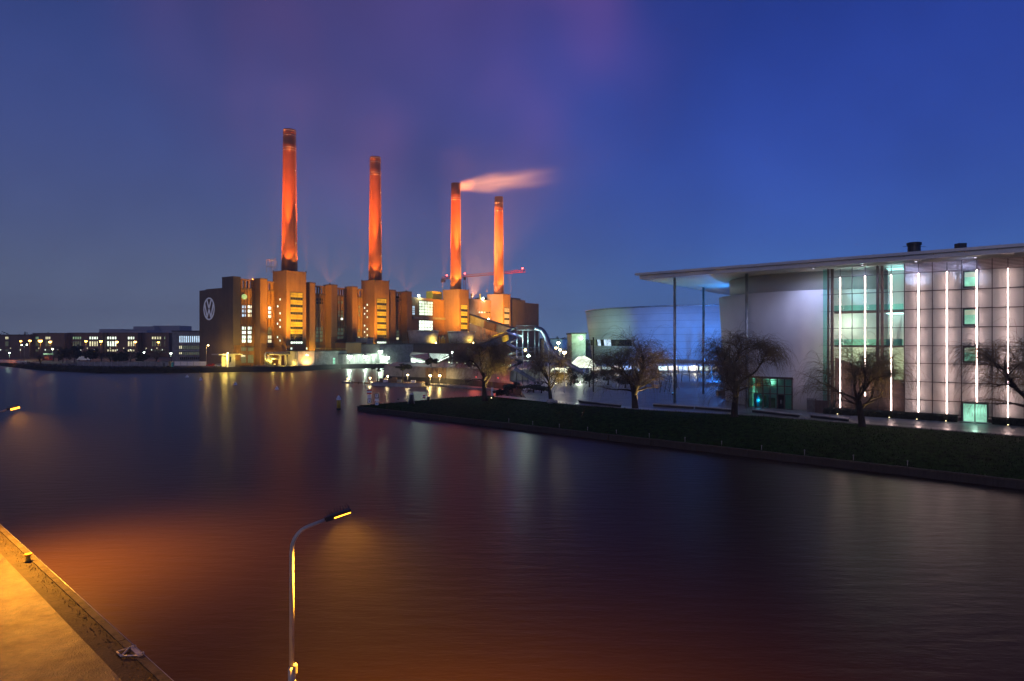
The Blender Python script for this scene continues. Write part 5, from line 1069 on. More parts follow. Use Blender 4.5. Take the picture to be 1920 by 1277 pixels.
# hedge along the facade, in two runs either side of the doorway
rh = random.Random(5)
for a, b, lab in ((-2.2, s0 - .6, 'clipped dark hedge along the glowing facade left of the lit door'), (s1 + .6, tb(NB), 'clipped dark hedge along the facade right of the lit door')):
    hb = MB(); c = FF.p((a + b) / 2, 2.0, PZ)
    t = thing('hedge', lab, 'hedge', c, 'hedges along the facade')
    part('core', MB().fbox(FF, a + .1, b - .1, 1.55, 2.35, PZ - .1, PZ + .85), M['hedge'], t)
    n = int((b - a) * 260)
    for _ in range(n):
        s = rh.uniform(a, b); d = rh.choice((1.5, 2.42, rh.uniform(1.5, 2.42))) + rh.uniform(-.05, .05); z = PZ + (rh.uniform(0, .92) if d in (1.5,) or d > 2.3 else .9) + rh.uniform(-.06, .06); p = FF.p(s, d, z)
        v = Vector((rh.gauss(0, 1), rh.gauss(0, 1), rh.gauss(0, 1))).normalized() * .11; w = v.orthogonal().normalized() * .06; o = len(hb.v); hb.v += [tuple(p - v), tuple(p + w), tuple(p + v), tuple(p - w)]; hb.f.append((o, o + 1, o + 2, o + 3))
    part('leaves', hb, M['hedge'], t)
    for k in range(int((b - a) / BAY) + 1):
        s = tb(0) + BAY / 2 + BAY * k if a < 0 else tb(6) + BAY / 2 + BAY * k
        if a + .3 < s < b - .3:
            p = FF.p(s, 2.75, PZ); l = thing('ground_spot', 'small ground spotlight below the %s light strip of the facade, counted from the atrium corner' % 'first second third fourth fifth sixth seventh eighth ninth tenth'.split()[round((s - tb(0) - BAY / 2) / BAY)], 'spotlight', p, 'ground spotlights along the facade'); part('housing', MB().lathe(p, [(.12, 0), (.12, .12)], 12), M['dark'], l); part('lens', MB().lathe(p, [(.09, .123), (.09, .14)], 12), M['em_spot'], l)
# low slatted screen beside the atrium
sc0 = FF.ray(1513, 1.5)[0]; t = thing('slatted_screen', 'low dark slatted screen wall beside the atrium corner', 'screen', FF.p(sc0 + 1.4, 1.5, PZ))
for k in range(15): s = sc0 + k * .21; part('slat', MB().fbox(FF, s, s + .13, 1.45, 1.6, PZ, 5.35 if k < 7 else 5.1), M['bronze'] if k > 5 else M['grey_metal'], t)
part('back', MB().fbox(FF, sc0, sc0 + 3.2, .7, 1.3, PZ, 5.0), M['bronze'], t)
# blue light under the roof plate
def soffit_spot(px, d, z, aim, power, color, ang, label):
    p = FF.p(FF.ray(px, d)[0], d, z); t = thing('soffit_spot', label, 'spotlight', p, 'blue spotlights under the forum roof'); part('housing', MB().lathe(p, [(.2, -.3), (.25, .1)], 12), M['dark'], t); part('lens', MB().lathe(p, [(.2, .103), (.2, .13)], 12), emi('blue_lens_glow', (.1, .5, 1), 5) if 'blue_lens_glow' not in bpy.data.materials else bpy.data.materials['blue_lens_glow'], t)
    spot(p + Vector((0, 0, .4)), aim, power, color, ang, .8, .2, t)
pA = FF.p(FF.ray(1375, -22)[0], -22, 27); soffit_spot(1372, -23, 21.0, pA + Vector((-2, 2, 0)), 2600, (.03, .38, 1.0), 120, 'blue spotlight washing the roof soffit behind the drum')
pB = FF.p(FF.ray(1300, -10)[0], -10, 27); soffit_spot(1262, -9, 4.0, pB, 3800, (.45, .95, .85), 60, 'pale teal uplight in the plaza under the roof tip')

for k in range(4):  # soffit lamps added only to brighten the drum
    p = RB_.lerp(RA, .30 + .07 * k) - nf * 2.2; p.z = 26.9; t = thing('added_downlight', ('added soffit light brightening the drum, nearest the roof tip', 'added soffit light brightening the drum, second from the roof tip', 'added soffit light brightening the drum, third from the roof tip', 'added soffit light brightening the drum, nearest the atrium')[k], 'downlight', p, 'added lights in the forum soffit'); part('rim', MB().lathe(p, [(.22, -.06), (.25, 0)], 14), M['steel'], t); part('lens', MB().lathe(p, [(.16, -.09), (.16, -.063)], 14), emi('added_lens_glow_%d' % k, (.8, .75, 1), 3), t)
    spot(p - Vector((0, 0, .2)), DC + Vector((p.x - DC.x, p.y - DC.y, 0)).normalized() * 17 + Vector((0, 0, 9)), 1900, (.50, .56, 1.0), 130, .9, .2, t)
# ------------------------------------------------------------------ curved museum, background right
MC = Vector((95, 315, PZ)); mus = thing('museum_hall', 'big curved hall with outward-leaning walls washed green and blue', 'building', MC)
part('wall', MB().lathe(MC, [(54.5, -1), (55.5, 6), (57, 16), (58.4, 26)], 120), M['museum'], mus, True); part('roof_rim', MB().lathe(MC, [(58.3, 26.003), (58.6, 26.1), (58.6, 26.6), (57, 26.7)], 120), M['steel'], mus, True)
for k in range(1, 9): z = k * 2.9; r = np.interp(z, [-1, 6, 16, 26], [54.5, 55.5, 57, 58.4]); part('seam', MB().lathe(MC, [(r - .02, z - .05), (r + .05, z - .04), (r + .05, z + .04), (r - .02, z + .05)], 120, math.pi * .95, math.pi * 1.75), M['grey_metal'], mus)
zs0, zs1 = 9.6, 12.4; rr = 56.35
def marc(a0, a1, m, name, dr=.12):
    part(name, MB().lathe(MC, [(rr - .5, zs0), (rr + dr, zs0), (rr + dr + .3, zs1), (rr - .4, zs1)], max(3, int((a1 - a0) * 40)), a0, a1), m, mus)
marc(3.17, 3.85, M['win_dark'], 'window_band', .1)
for a0, a1 in ((3.30, 3.37), (3.40, 3.46), (3.52, 3.62)): marc(a0, a1, M['win_blue'] if a0 > 3.35 else M['win_dim'], 'lit_window', .2)
# green box building and small lights left of it
t = far_block('stair_house', 1072, 1098, 627, 240, M['grey_metal'], 'narrow pale box building left of the curved hall', 20, zb=PZ - .5)
cpt = W(1090, 634.5, 239); part('wall_lamp', MB().ball(cpt, .4, 8), M['em_white'], t); spot(cpt + Vector((0, -1.5, 0)), cpt + Vector((-.6, 0, -12)), 1500, (.55, 1, .85), 70, .8, .2, t)
far_block('service_block', 1020, 1072, 637, 300, M['grey_metal'], 'low dark service block between the slide and the pale box building', 25, zb=PZ - .5)
for k, (px, y, r, c) in enumerate(((1047, 643, .5, 'em_white'), (1042.5, 652.5, .4, 'em_warm'), (1050, 656, .5, 'em_warm'), (1058, 660.5, .75, 'em_warm'))):
    mast_lamp(px, y, 0, PZ, ('white lamp above the cluster behind the slide', 'uppermost warm lamp of the cluster behind the slide', 'middle warm lamp of the cluster behind the slide', 'largest warm lamp of the cluster behind the slide')[k], M[c], r, 500, (1, .85, .55), 0, 'lamps behind the slide', 'plaza_lamp', 215 + 4 * k, 'lamp')
# glowing shape put in for white floodlight glare on the ground
b = wt(1090, 205, PZ); t = thing('white_glare', 'glowing white shape standing in for floodlight glare at the foot of the tube slide', 'glare', b)
def wv(px, py, Y): return W(px, py, Y)
q = [wv(1062, 690, 200), wv(1084, 669, 204), wv(1098, 676, 204), wv(1108, 690, 200)]; mm = MB(); mm.add(q + [v + Vector((3, 9, 0)) for v in q], [(3, 2, 1, 0), (4, 5, 6, 7), (0, 1, 5, 4), (1, 2, 6, 5), (2, 3, 7, 6), (3, 0, 4, 7)]); part('roof', mm, emi('white_glare_glow', (.92, 1, .78), 1.8, .5, .25), t)
q = [wv(1030, 700, 198), wv(1036, 691, 199), wv(1050, 692, 199), wv(1058, 700, 198)]; mm = MB(); mm.add(q + [v + Vector((2, 4, 0)) for v in q], [(3, 2, 1, 0), (4, 5, 6, 7), (0, 1, 5, 4), (1, 2, 6, 5), (2, 3, 7, 6), (3, 0, 4, 7)]); part('awning', mm, emi('lit_awning_fabric', (.95, 1, .7), 1.5, .5, .25), t)
for px in (1064, 1084, 1106): part('pole', MB().tube([wt(px, 202, PZ), wt(px, 202, ZY(689, 202))], .1, 6), M['steel'], t)
point(W(1085, 694, 192), 1500, (.85, 1, .75), .5, t)
def plaza_flood(p, aim, power, color, ang, label):
    t = thing('floodlight', label, 'floodlight', (p.x, p.y, PZ)); part('post', MB().tube([Vector((p.x, p.y, PZ)), p], .06, 6), M['dark'], t); part('housing', MB().box(p.x - .3, p.x + .3, p.y + .05, p.y + .4, p.z - .25, p.z + .25), M['dark'], t)
    spot(p + (Vector(aim) - p).normalized() * .8, aim, power, color, ang, .9, .4, t)
# market stalls: lit fronts along the far side of the plaza
for k, px in enumerate((1118, 1137, 1156, 1176, 1196, 1243, 1262, 1281, 1300, 1320, 1339)):
    Y = 238; c = wt(px, Y, PZ); w = 8.2 * Y / F
    t = thing('market_stall', 'lit market stall, number %s in the row from the white glare' % ('one two three four five six seven eight nine ten eleven'.split()[k]), 'stall', c, 'lit market stalls across the plaza')
    part('lit_front', MB().box(c.x - w, c.x + w, Y, Y + .1, PZ + .9, PZ + 2.5), emi('stall_glow_%d' % k, ((1, .93, .72), (.85, 1, .8), (1, .8, .5), (.8, .9, 1))[k % 4], (1.7, 1.1, 2.2)[k % 3], .5, .6), t)
    part('counter', MB().box(c.x - w, c.x + w, Y - .6, Y - .003, PZ, PZ + .85), M['wood'], t); part('back', MB().box(c.x - w, c.x + w, Y + .103, Y + 2.4, PZ, PZ + 2.6), M['wood'], t)
    part('roof', MB().hexa([(c.x - w - .2, Y - 1.1, PZ + 2.5), (c.x + w + .2, Y - 1.1, PZ + 2.5), (c.x + w + .2, Y + 2.5, PZ + 3.1), (c.x - w - .2, Y + 2.5, PZ + 3.1)], [(c.x - w - .2, Y - 1.1, PZ + 2.65), (c.x + w + .2, Y - 1.1, PZ + 2.65), (c.x + w + .2, Y + 2.5, PZ + 3.25), (c.x - w - .2, Y + 2.5, PZ + 3.25)]), M['white'], t)
    if k % 2 == 0: point((c.x, Y - 2.2, PZ + 2.3), 260, (1, .92, .75), .3, t)
plaza_flood(W(1352, 712, 180), W(1240, 625, 265), 340000, (.03, .24, 1.0), 74, 'low blue floodlight on the plaza aimed at the curved hall')
plaza_flood(W(1380, 690, 165), W(1300, 770, 120), 30000, (.08, .28, 1), 120, 'blue floodlight on a short mast washing the wet plaza')
# kerb ledges of the plaza
for a, b, lab in (((1085, 755), (1165, 764), 'long low stone ledge on the plaza edge, between the second and third willows'), ((1224, 762), (1302, 767), 'long low stone ledge on the plaza edge, right of the third willow'), ((1303, 767), (1372, 772.5), 'long low stone ledge on the plaza edge, left of the fourth willow'), ((1410, 773), (1500, 783), 'long low stone ledge on the plaza edge, right of the fourth willow'), ((1520, 783), (1592, 791), 'long low stone ledge on the plaza edge, before the atrium')):
    p, q = G(*a, PZ), G(*b, PZ); t = thing('stone_ledge', lab, 'bench', p.lerp(q, .5), 'stone ledges along the plaza edge')
    part('seat', MB().beam(p + Vector((0, 0, .42)), q + Vector((0, 0, .42)), .6, .14), M['pale'], t); part('base', MB().beam(p.lerp(q, .02) + Vector((0, 0, .16)), p.lerp(q, .98) + Vector((0, 0, .16)), .4, .36), M['dark'], t)
    for f in (.25, .75): part('leg', MB().beam(p.lerp(q, f) + Vector((0, -.26, 0)), p.lerp(q, f) + Vector((0, -.26, .34)), .1, .1, (0, 1, 0)), M['dark'], t)
for px in (1112.5,):
    b = wt(px, 150, PZ); t = thing('flood_pole', 'dark square pole standing left of the third willow', 'pole', b); part('post', MB().box(b.x - .14, b.x + .14, b.y - .14, b.y + .14, PZ - .1, ZY(634, 150)), M['dark'], t); part('cap', MB().box(b.x - .2, b.x + .2, b.y - .2, b.y + .2, ZY(634, 150) + .003, ZY(633, 150)), M['dark'], t); spot(W(px, 630, 150.5), W(1112, 618, 300), 520000, (.55, 1, .45), 18, 1, .4, t)
# timber climbing frames on the plaza
def frame_sculpture(px, py, n, label, w, h, seed):
    rr_ = random.Random(seed); b = G(px, py, PZ); t = thing('climbing_frame', label, 'climbing frame', b, 'rope and timber climbing frames'); tops = []
    for k in range(n):
        x = b.x - w / 2 + w * k / (n - 1); p = Vector((x, b.y + rr_.uniform(-.8, .8), PZ)); q = p + Vector((rr_.uniform(-.6, .6), rr_.uniform(-.4, .4), h * rr_.uniform(.75, 1.1))); tops.append((p, q)); part('post', MB().tube([p, q], .09, 7), M['dark'], t)
    for k in range(n - 1):
        for f in (.55, .85): part('rail', MB().tube([tops[k][0].lerp(tops[k][1], f * rr_.uniform(.9, 1.1)), tops[k + 1][0].lerp(tops[k + 1][1], f * rr_.uniform(.8, 1.1))], .055, 6), M['dark'], t)
    return t
frame_sculpture(1232, 728, 6, 'dark leaning-post climbing frame right of the third willow', 9.5, 5.2, 1)
frame_sculpture(1300, 716, 6, 'dark climbing frame of poles between the two slim roof columns', 11, 5.0, 2)
frame_sculpture(1352, 712, 5, 'small dark climbing frame left of the fourth willow trunk', 6, 4.2, 3)
for k in range(4):
    b = G(1237 + 9 * k, 737 - k, PZ); t = thing('leaning_post', 'dark leaning post in the group of four before the climbing frame', 'post', b, 'four leaning posts on the plaza'); part('timber', MB().tube([b, b + Vector((.55, .2, 2.6))], .09, 8), M['dark'], t); part('foot', MB().lathe(b, [(.2, 0), (.16, .12)], 10), M['concrete'], t)
for k, (px, py, w) in enumerate(((1365, 742, 2.4), (1380, 745, 1.8))):
    b = G(px, py, PZ); t = thing('planter_box', ('dark planter box left of the fourth willow trunk', 'dark planter box half behind the fourth willow trunk')[k], 'planter', b, 'dark planters by the fourth willow'); part('box', MB().box(b.x - w, b.x + w, b.y - .8, b.y + .8, PZ, PZ + 1.1), M['bronze'], t); part('plants', MB().leaves((b.x, b.y, PZ + 1.6), (w, .9, .9), 500, .25, random.Random(k)), M['leaf'], t)
b = G(1032, 756, PZ); t = thing('rock', 'small pale boulder at the lawn edge beside the second willow', 'rock', b); rk = MB(); rk.ball(b + Vector((0, 0, .3)), .75, 9, .6); rnd = random.Random(4); rk.v = [(x + rnd.uniform(-.12, .12), y + rnd.uniform(-.12, .12), z + rnd.uniform(-.08, .08)) for x, y, z in rk.v]; part('stone', rk, M['pale'], t); part('side_stone', MB().ball(b + Vector((1.0, .2, .2)), .45, 8, .7), M['pale'], t)

# ------------------------------------------------------------------ slide tower
def slide_tower():
    Y = 152; b = wt(985, Y, PZ); t = thing('slide_tower', 'tall steel slide tower with a spiral chute and a long tube slide', 'slide', b)
    def w(px, py, dy=0): return W(px, py, Y + dy)
    for px, top in ((969, 617), (980, 619), (990, 617), (1003, 615), (1011, 617)):
        for dy in (0, 3.2): p = w(px, top, dy); part('post', MB().tube([Vector((p.x, p.y, PZ)), p], .10, 8), M['steel'], t, True)
    for y in (619, 660, 677):
        a, c = w(969, y), w(1011, y)
        part('platform', MB().box(a.x, c.x, Y - .1, Y + 3.3, a.z - .12, a.z), M['grey_metal'], t)
        rl = MB()
        for k in range(12): p = a.lerp(c, k / 11); rl.tube([p, p + Vector((0, 0, 1.0))], .025, 4)
        rl.tube([a + Vector((0, 0, 1)), c + Vector((0, 0, 1))], .035, 5); part('railing', rl, M['steel'], t)
    for k in range(6):
        p, q = w(969 + (k % 2) * 42, 660 - k * 7), w(1011 - (k % 2) * 42, 653 - k * 7)
    # spiral chute round the left post
    c = w(965, 650); pts = []; 
    for i in range(90):
        a = i / 89 * 2 * math.pi * 3.4 + 1.2; z = np.interp(i, [0, 89], [ZY(613, Y), ZY(692, Y)]); pts.append(Vector((c.x + 1.5 * math.cos(a), Y + .6 + 1.5 * math.sin(a), z)))
    ch = MB(); o = 0; n = 7
    for i, p in enumerate(pts):
        rd = Vector((p.x - c.x, p.y - Y - .6, 0)).normalized()
        for k in range(n): a = math.pi + math.pi * k / (n - 1); ch.v.append(tuple(p + rd * .5 * math.cos(a) + Vector((0, 0, .5 * math.sin(a)))))
    for i in range(len(pts) - 1):
        for k in range(n - 1): ch.f.append((i * n + k, i * n + k + 1, (i + 1) * n + k + 1, (i + 1) * n + k))
    part('spiral_chute', ch, M['steel'], t, True)
    pp_ = [w(x, y, dy) for x, y, dy in ((1004, 616, 0), (1016, 620, -1), (1024, 632, -2), (1030, 648, -3), (1040, 664, -4), (1054, 676, -5), (1070, 686, -6), (1084, 694, -7), (1096, 699, -8))]
    sm = []
    for i in range(len(pp_) - 1):
        p0, p1, p2, p3 = pp_[max(0, i - 1)], pp_[i], pp_[i + 1], pp_[min(len(pp_) - 1, i + 2)]
        for f in (0, .25, .5, .75): sm.append(.5 * ((2 * p1) + (p2 - p0) * f + (2 * p0 - 5 * p1 + 4 * p2 - p3) * f * f + (3 * p1 - p0 - 3 * p2 + p3) * f ** 3))
    part('tube_slide', MB().tube(sm, .60, 14), M['steel'], t, True)
    for i in range(3, len(sm) - 2, 4): part('tube_joint', MB().tube([sm[i], sm[i].lerp(sm[i + 1], .12)], .66, 14), M['steel'], t)
    for i in (6, 11, 16, 21): part('strut', MB().tube([sm[i], Vector((sm[i].x, sm[i].y, PZ))], .09, 6), M['steel'], t)
    part('lower_chute', MB().beam(w(966, 693), w(1002, 715, -2), 1.1, .35), M['steel'], t)
    for s in (-.5, .5): part('chute_side', MB().beam(w(966, 692) + Vector((0, s, .25)), w(1002, 714, -2) + Vector((0, s, .25)), .06, .5), M['steel'], t)
    point(w(984, 628, -1), 700, (.6, 1, .9), .2, t); point(w(983, 665, 1.5), 260, (1, .9, .6), .2, t); point(w(958, 640, -4), 900, (.35, .4, 1), .2, t)
    part('lamp', MB().ball(w(985, 657, 3), .3, 8), M['em_warm'], t); part('lamp', MB().ball(w(991, 668, 3), .4, 8), M['em_white'], t)
slide_tower()

# ------------------------------------------------------------------ trees
def willow(px, base, H, Wd, label, seed, power, name='willow_tree', trunk_r=.42, twigs=2300, lean=0.0, tw='twig', droop=1.0, group='bare willows on the canal bank', fork=.30, ucol=(1, .66, .22)):
    rnd = random.Random(seed); b = Vector(base); t = thing(name, label, 'tree', b, group)
    tr = MB(); br = MB(); tw_ = MB()
    def grow(p, d, L, n, wob, up, grav=0):
        pts = [p.copy()]; d = d.normalized()
        for i in range(n):
            d = (d + Vector((rnd.gauss(0, wob), rnd.gauss(0, wob), rnd.gauss(0, wob))) + Vector((0, 0, up - grav * i / n))).normalized(); pts.append(pts[-1] + d * (L / n))
        return pts
    hf = H * fork; tp = grow(b - Vector((0, 0, .4)), Vector((lean, 0, 1)), hf + .4, 6, .04, .1)
    tr.tube(tp, [trunk_r * (1.45, 1.08, .98, .92, .88, .86, .84)[i] for i in range(7)], 12)
    top = tp[-1]; ends = []
    nl = rnd.randint(5, 6)
    for k in range(nl):
        a = 2 * math.pi * k / nl + rnd.uniform(-.35, .35); inc = rnd.uniform(.45, 1.25); d = Vector((math.cos(a) * inc, math.sin(a) * inc, 1))
        L = H * rnd.uniform(.38, .52); st = tp[rnd.choice((4, 5, 6, 6))]
        lp = grow(st, d, L, 9, .13, .06); r0 = trunk_r * rnd.uniform(.42, .62); tr.tube(lp, [r0 * (1 - .8 * i / 9) for i in range(10)], 8)
        for j in range(9):
            i = rnd.randint(3, 9); a2 = rnd.uniform(0, 6.28); d2 = (lp[i] - lp[i - 1]).normalized() + Vector((math.cos(a2), math.sin(a2), rnd.uniform(-.1, .5))) * rnd.uniform(.7, 1.2)
            bp = grow(lp[i], d2, H * rnd.uniform(.13, .26), 7, .2, .02, .12); r1 = r0 * (1 - .8 * i / 9) * .6 + .012; br.tube(bp, [max(.012, r1 * (1 - .85 * q / 7)) for q in range(8)], 5)
            ends.append(bp)
            for _ in range(3):
                q = rnd.randint(2, 7); a3 = rnd.uniform(0, 6.28); d3 = (bp[q] - bp[q - 1]).normalized() + Vector((math.cos(a3), math.sin(a3), rnd.uniform(0, .4)))
                cp = grow(bp[q], d3, H * rnd.uniform(.06, .13), 5, .22, 0, .2); br.tube(cp, [max(.008, r1 * .4 * (1 - .8 * x / 5)) for x in range(6)], 4); ends.append(cp)
    # low drooping side limbs
    for k in range(4):
        a = rnd.uniform(0, 6.28); lp = grow(tp[5], Vector((math.cos(a), math.sin(a), .75)), Wd * rnd.uniform(.26, .36), 8, .16, .0, .16); tr.tube(lp, [trunk_r * .34 * (1 - .8 * i / 8) for i in range(9)], 7); ends += [lp[3:], lp[5:]]
    cx = top.x; 
    for _ in range(twigs):
        e = rnd.choice(ends); p = e[rnd.randint(max(0, len(e) // 3), len(e) - 1)]
        out = Vector((p.x - top.x, p.y - top.y, 0)); out = out.normalized() if out.length > .1 else Vector((1, 0, 0))
        a = rnd.uniform(0, 6.28); d = out * rnd.uniform(.2, .8) + Vector((math.cos(a), math.sin(a), 0)) * .5 + Vector((0, 0, rnd.uniform(.0, .9)))
        tw_.tube(grow(p, d, H * rnd.uniform(.12, .40), 5, .08, 0, rnd.uniform(.8, 1.9) * droop), [.019, .018, .016, .014, .012, .009], 3, False)
    # pull the crown to the wanted width and height
    def fit(mb):
        out = []
        for x, y, z in mb.v:
            out.append((top.x + (x - top.x) * fit.kx if z > b.z + hf * .8 else x, top.y + (y - top.y) * fit.kx if z > b.z + hf * .8 else y, z)); 
        mb.v = [(x, y, b.z + (z - b.z) * fit.kz if z > b.z else z) for x, y, z in out]
    av = np.array(tw_.v); wid = np.percentile(av[:, 0], 98.5) - np.percentile(av[:, 0], 1.5); hh = av[:, 2].max() - b.z
    fit.kz = H / hh; fit.kx = min(1.6, max(.6, Wd / wid))
    for mb in (tr, br, tw_): 
        m_ = np.array(mb.v); f = np.clip((m_[:, 2] - (b.z + hf * .55)) / (hf * .45), 0, 1); k = 1 + (fit.kx - 1) * f
        m_[:, 0] = top.x + (m_[:, 0] - top.x) * k; m_[:, 1] = top.y + (m_[:, 1] - top.y) * k; m_[:, 2] = b.z + (m_[:, 2] - b.z) * np.where(m_[:, 2] > b.z, fit.kz, 1); mb.v = m_.tolist()
    part('trunk', tr, M['bark'] if tw == 'twig' else M['twig_dark'], t, True); cr = part('crown', br, M['bark'] if tw == 'twig' else M['twig_dark'], t, True); part('twigs', tw_, M[tw], cr)
    if power:
        s = b + Vector((rnd.choice((1.2, 1.4)), .15, .12)); l = thing('ground_spot', 'ground spotlight at the foot of the ' + label.split(',')[0], 'spotlight', s, 'ground spotlights under the willows')
        part('housing', MB().lathe(s - Vector((0, 0, .15)), [(.16, 0), (.16, .15)], 14), M['dark'], l); part('lens', MB().lathe(s, [(.13, .003), (.13, .03)], 14), M['em_spot'], l)
        spot(s + Vector((0, 0, .15)), b + Vector((2.0, .8, H * .8)), power * 5, ucol, 78, .7, .1, l)
    return t
def base_at(px, py, z): return G(px, py, z)
willow(909, base_at(909, 748, 2.6), ZY(614, 136.5) - 2.6, 13.2, 'first bare willow from the lawn tip, dense dark crown before the chimney wall', 11, 1500, trunk_r=.50, twigs=3000, droop=1.1, ucol=(1, .70, .18))
willow(1033, base_at(1033, 757, 2.8), ZY(627, 124) - 2.8, 9.0, 'second bare willow from the lawn tip, slender, beside the slide', 12, 900, trunk_r=.36, twigs=1200, fork=.36, ucol=(1, .75, .2))
willow(1191, base_at(1191, 768, 2.8), ZY(609, 113.5) - 2.8, 14.2, 'third bare willow from the lawn tip, wide crown before the blue-green hall', 13, 1300, trunk_r=.55, twigs=2100, fork=.26)
willow(1378, base_at(1378, 785, 2.7), ZY(601, 101) - 2.7, 11.8, 'fourth bare willow, drooping amber twigs before the white drum', 24, 1700, trunk_r=.50, twigs=2700, lean=-.12, fork=.34, droop=1.2)
willow(1617, base_at(1617, 802, 2.8), ZY(622, 89.8) - 2.8, 13.4, 'fifth bare willow, before the glowing glass atrium', 35, 600, trunk_r=.46, twigs=1400, fork=.32)
willow(1935, base_at(1935, 830, 2.6), ZY(592, 78) - 2.6, 13.6, 'sixth bare willow, at the right edge before the light strips', 46, 700, trunk_r=.5, twigs=1700, fork=.36)
# smaller trees of the far bank
FT = [(100, 641, 668, 400, 10, 'bare dark tree behind the small kiosk'), (110, 640, 672, 395, 9, 'bare dark tree right of the small kiosk'), (190, 646, 676, 385, 14, 'broad bare tree below the sixth street lamp'), (245, 650, 676, 380, 11, 'bare tree under the brightest window group'), (293, 646, 677, 372, 13, 'bare pale-trunked tree left of the office slab'), (76, 660, 682, 350, 10, 'reddish bare bush at the end of the orange railing'), (207, 657, 676, 378, 13, 'low bare tree right of the broad tree on the far bank')]
for k, (px, yt, yb, Y, wd, lab) in enumerate(FT):
    b = wt(px, Y, GZ); willow(px, b, ZY(yt, Y) - GZ, wd, lab, 60 + k, 0, 'bare_tree', .32, 420, tw='twig_dark' if k != 5 else 'twig', droop=.15, group='bare trees on the far bank', fork=.22)
def leafy(name, c, rad, n, size, m, label, seed, trunk_h=None, group=None, cat='tree'):
    rnd = random.Random(seed); b = Vector((c[0], c[1], c[2] - rad[2] - (trunk_h or 0))); t = thing(name, label, cat, b, group)
    part('trunk', MB().tube([b - Vector((0, 0, .2)), Vector((c[0] + .1, c[1], c[2]))], [.22, .08], 7), M['bark'], t)
    cr = MB()
    for _ in range(max(6, n // 70)):
        d = Vector((rnd.gauss(0, 1), rnd.gauss(0, 1), rnd.gauss(0, 1))).normalized() * rnd.uniform(.2, .85); cc = (c[0] + d.x * rad[0], c[1] + d.y * rad[1], c[2] + d.z * rad[2]); f = rnd.uniform(.22, .42)
        cr.leaves(cc, (rad[0] * f, rad[1] * f, rad[2] * f * .8), 70, size, rnd, .2)
    part('crown', cr, m, t)
    return t
for k, (px, yt, yb, wpx, Y) in enumerate(((140, 641, 682, 34, 375), (170, 648, 683, 30, 370), (216, 660, 684, 32, 350), (268, 662, 683, 30, 350), (232, 655, 682, 24, 360), (118, 648, 684, 22, 365))):
    zt, zb = ZY(yt, Y), GZ; r = wpx / 2 * Y / F; leafy('evergreen_tree', (wt(px, Y, 0).x, Y, (zt + zb) / 2 + .5), (r, r * .8, (zt - zb) / 2 - .5), 1500, .75, M['leaf'], ('tall round dark evergreen at the centre of the far bank trees', 'dark evergreen right of the tallest round one on the far bank', 'low wide evergreen behind the panel fence, below the bright window group', 'low evergreen behind the panel fence near the bare pale-trunked tree', 'narrow evergreen between two low ones behind the fence', 'narrow dark evergreen left of the tall round one')[k], 80 + k, .8, 'dark evergreens on the far bank')
# umbrella trees of the pontoon, shrubs of the plaza
leafy('umbrella_tree', (wt(708, 213.5, 0).x, 213.5, ZY(692.5, 213.5)), (2.3, 1.8, .8), 420, .35, M['leaf'], 'small umbrella tree at the left end of the pontoon', 90, ZY(692.5, 213.5) - .8 - 1.2, 'trees on the pontoon')
leafy('umbrella_tree', (wt(755, 211, 0).x, 211, ZY(689, 211)), (3.2, 2.4, 1.3), 900, .35, M['leaf'], 'wider umbrella tree in the middle of the pontoon', 91, ZY(689, 211) - 1.3 - 1.2, 'trees on the pontoon')
leafy('pine_tree', (wt(808, 219, 0).x, 219, ZT + 2.4), (2.6, 2.0, 1.9), 700, .5, M['leaf'], 'small ragged pine above the amber timber front', 92, .4)
sh = [(1047, 705, 178, 2.9, 2.2, 'leaf_dry', 'rounded shrub glowing yellow below the tube slide'), (1070, 712, 170, 3.6, 2.4, 'hedge', 'dark shrub bank right of the yellow shrub'), (1105, 712, 165, 4.2, 2.8, 'leaf', 'dark green shrub left of the square pole'), (1140, 705, 172, 4.6, 2.7, 'leaf', 'dark green shrub right of the square pole'), (960, 737, 150, 3.2, 1.2, 'hedge', 'low dark hedge at the foot of the slide tower'), (1000, 736, 148, 3.4, 1.3, 'hedge', 'low dark hedge right of the slide tower foot'), (940, 738, 144, 2.2, 1.1, 'hedge', 'low reddish hedge left of the slide tower foot'), (1172, 715, 162, 3.0, 1.6, 'hedge', 'low dark shrub behind the third willow trunk'), (1015, 741, 146, 2.2, 1.0, 'hedge', 'low dark shrub between the slide tower and the second willow')]
for k, (px, py, Y, rx, rz, m, lab) in enumerate(sh):
    c = wt(px, Y, PZ - (.8 if px < 945 else 0)); leafy('shrub', (c.x, Y, c.z + rz), (rx, rx * .7, rz), 1100, .30, M[m], lab, 100 + k, 0, 'shrubs around the plaza', 'shrub')
s = wt(1042, 172, PZ + .3); l = thing('ground_spot', 'ground spotlight under the yellow-glowing shrub', 'spotlight', s); part('housing', MB().lathe(s, [(.2, -.3), (.2, .05)], 12), M['dark'], l); part('lens', MB().lathe(s, [(.16, .053), (.16, .08)], 12), M['em_spot'], l); spot(s + Vector((0, 0, .3)), wt(1049, 178, PZ + 4), 1500, (1, .75, .12), 130, .8, .2, l)
for px, Y, h, k in ((1075, 260, 16, 0), (1052, 240, 14.5, 1)):
    willow(px, wt(px, Y, PZ), h, 11, ('bare tree behind the tube slide, left of the curved hall', 'bare tree just above the warm lamp cluster')[k], 120 + k, 0, 'bare_tree', .3, 500, tw='twig_dark', droop=.1, group='bare trees behind the slide', fork=.25)
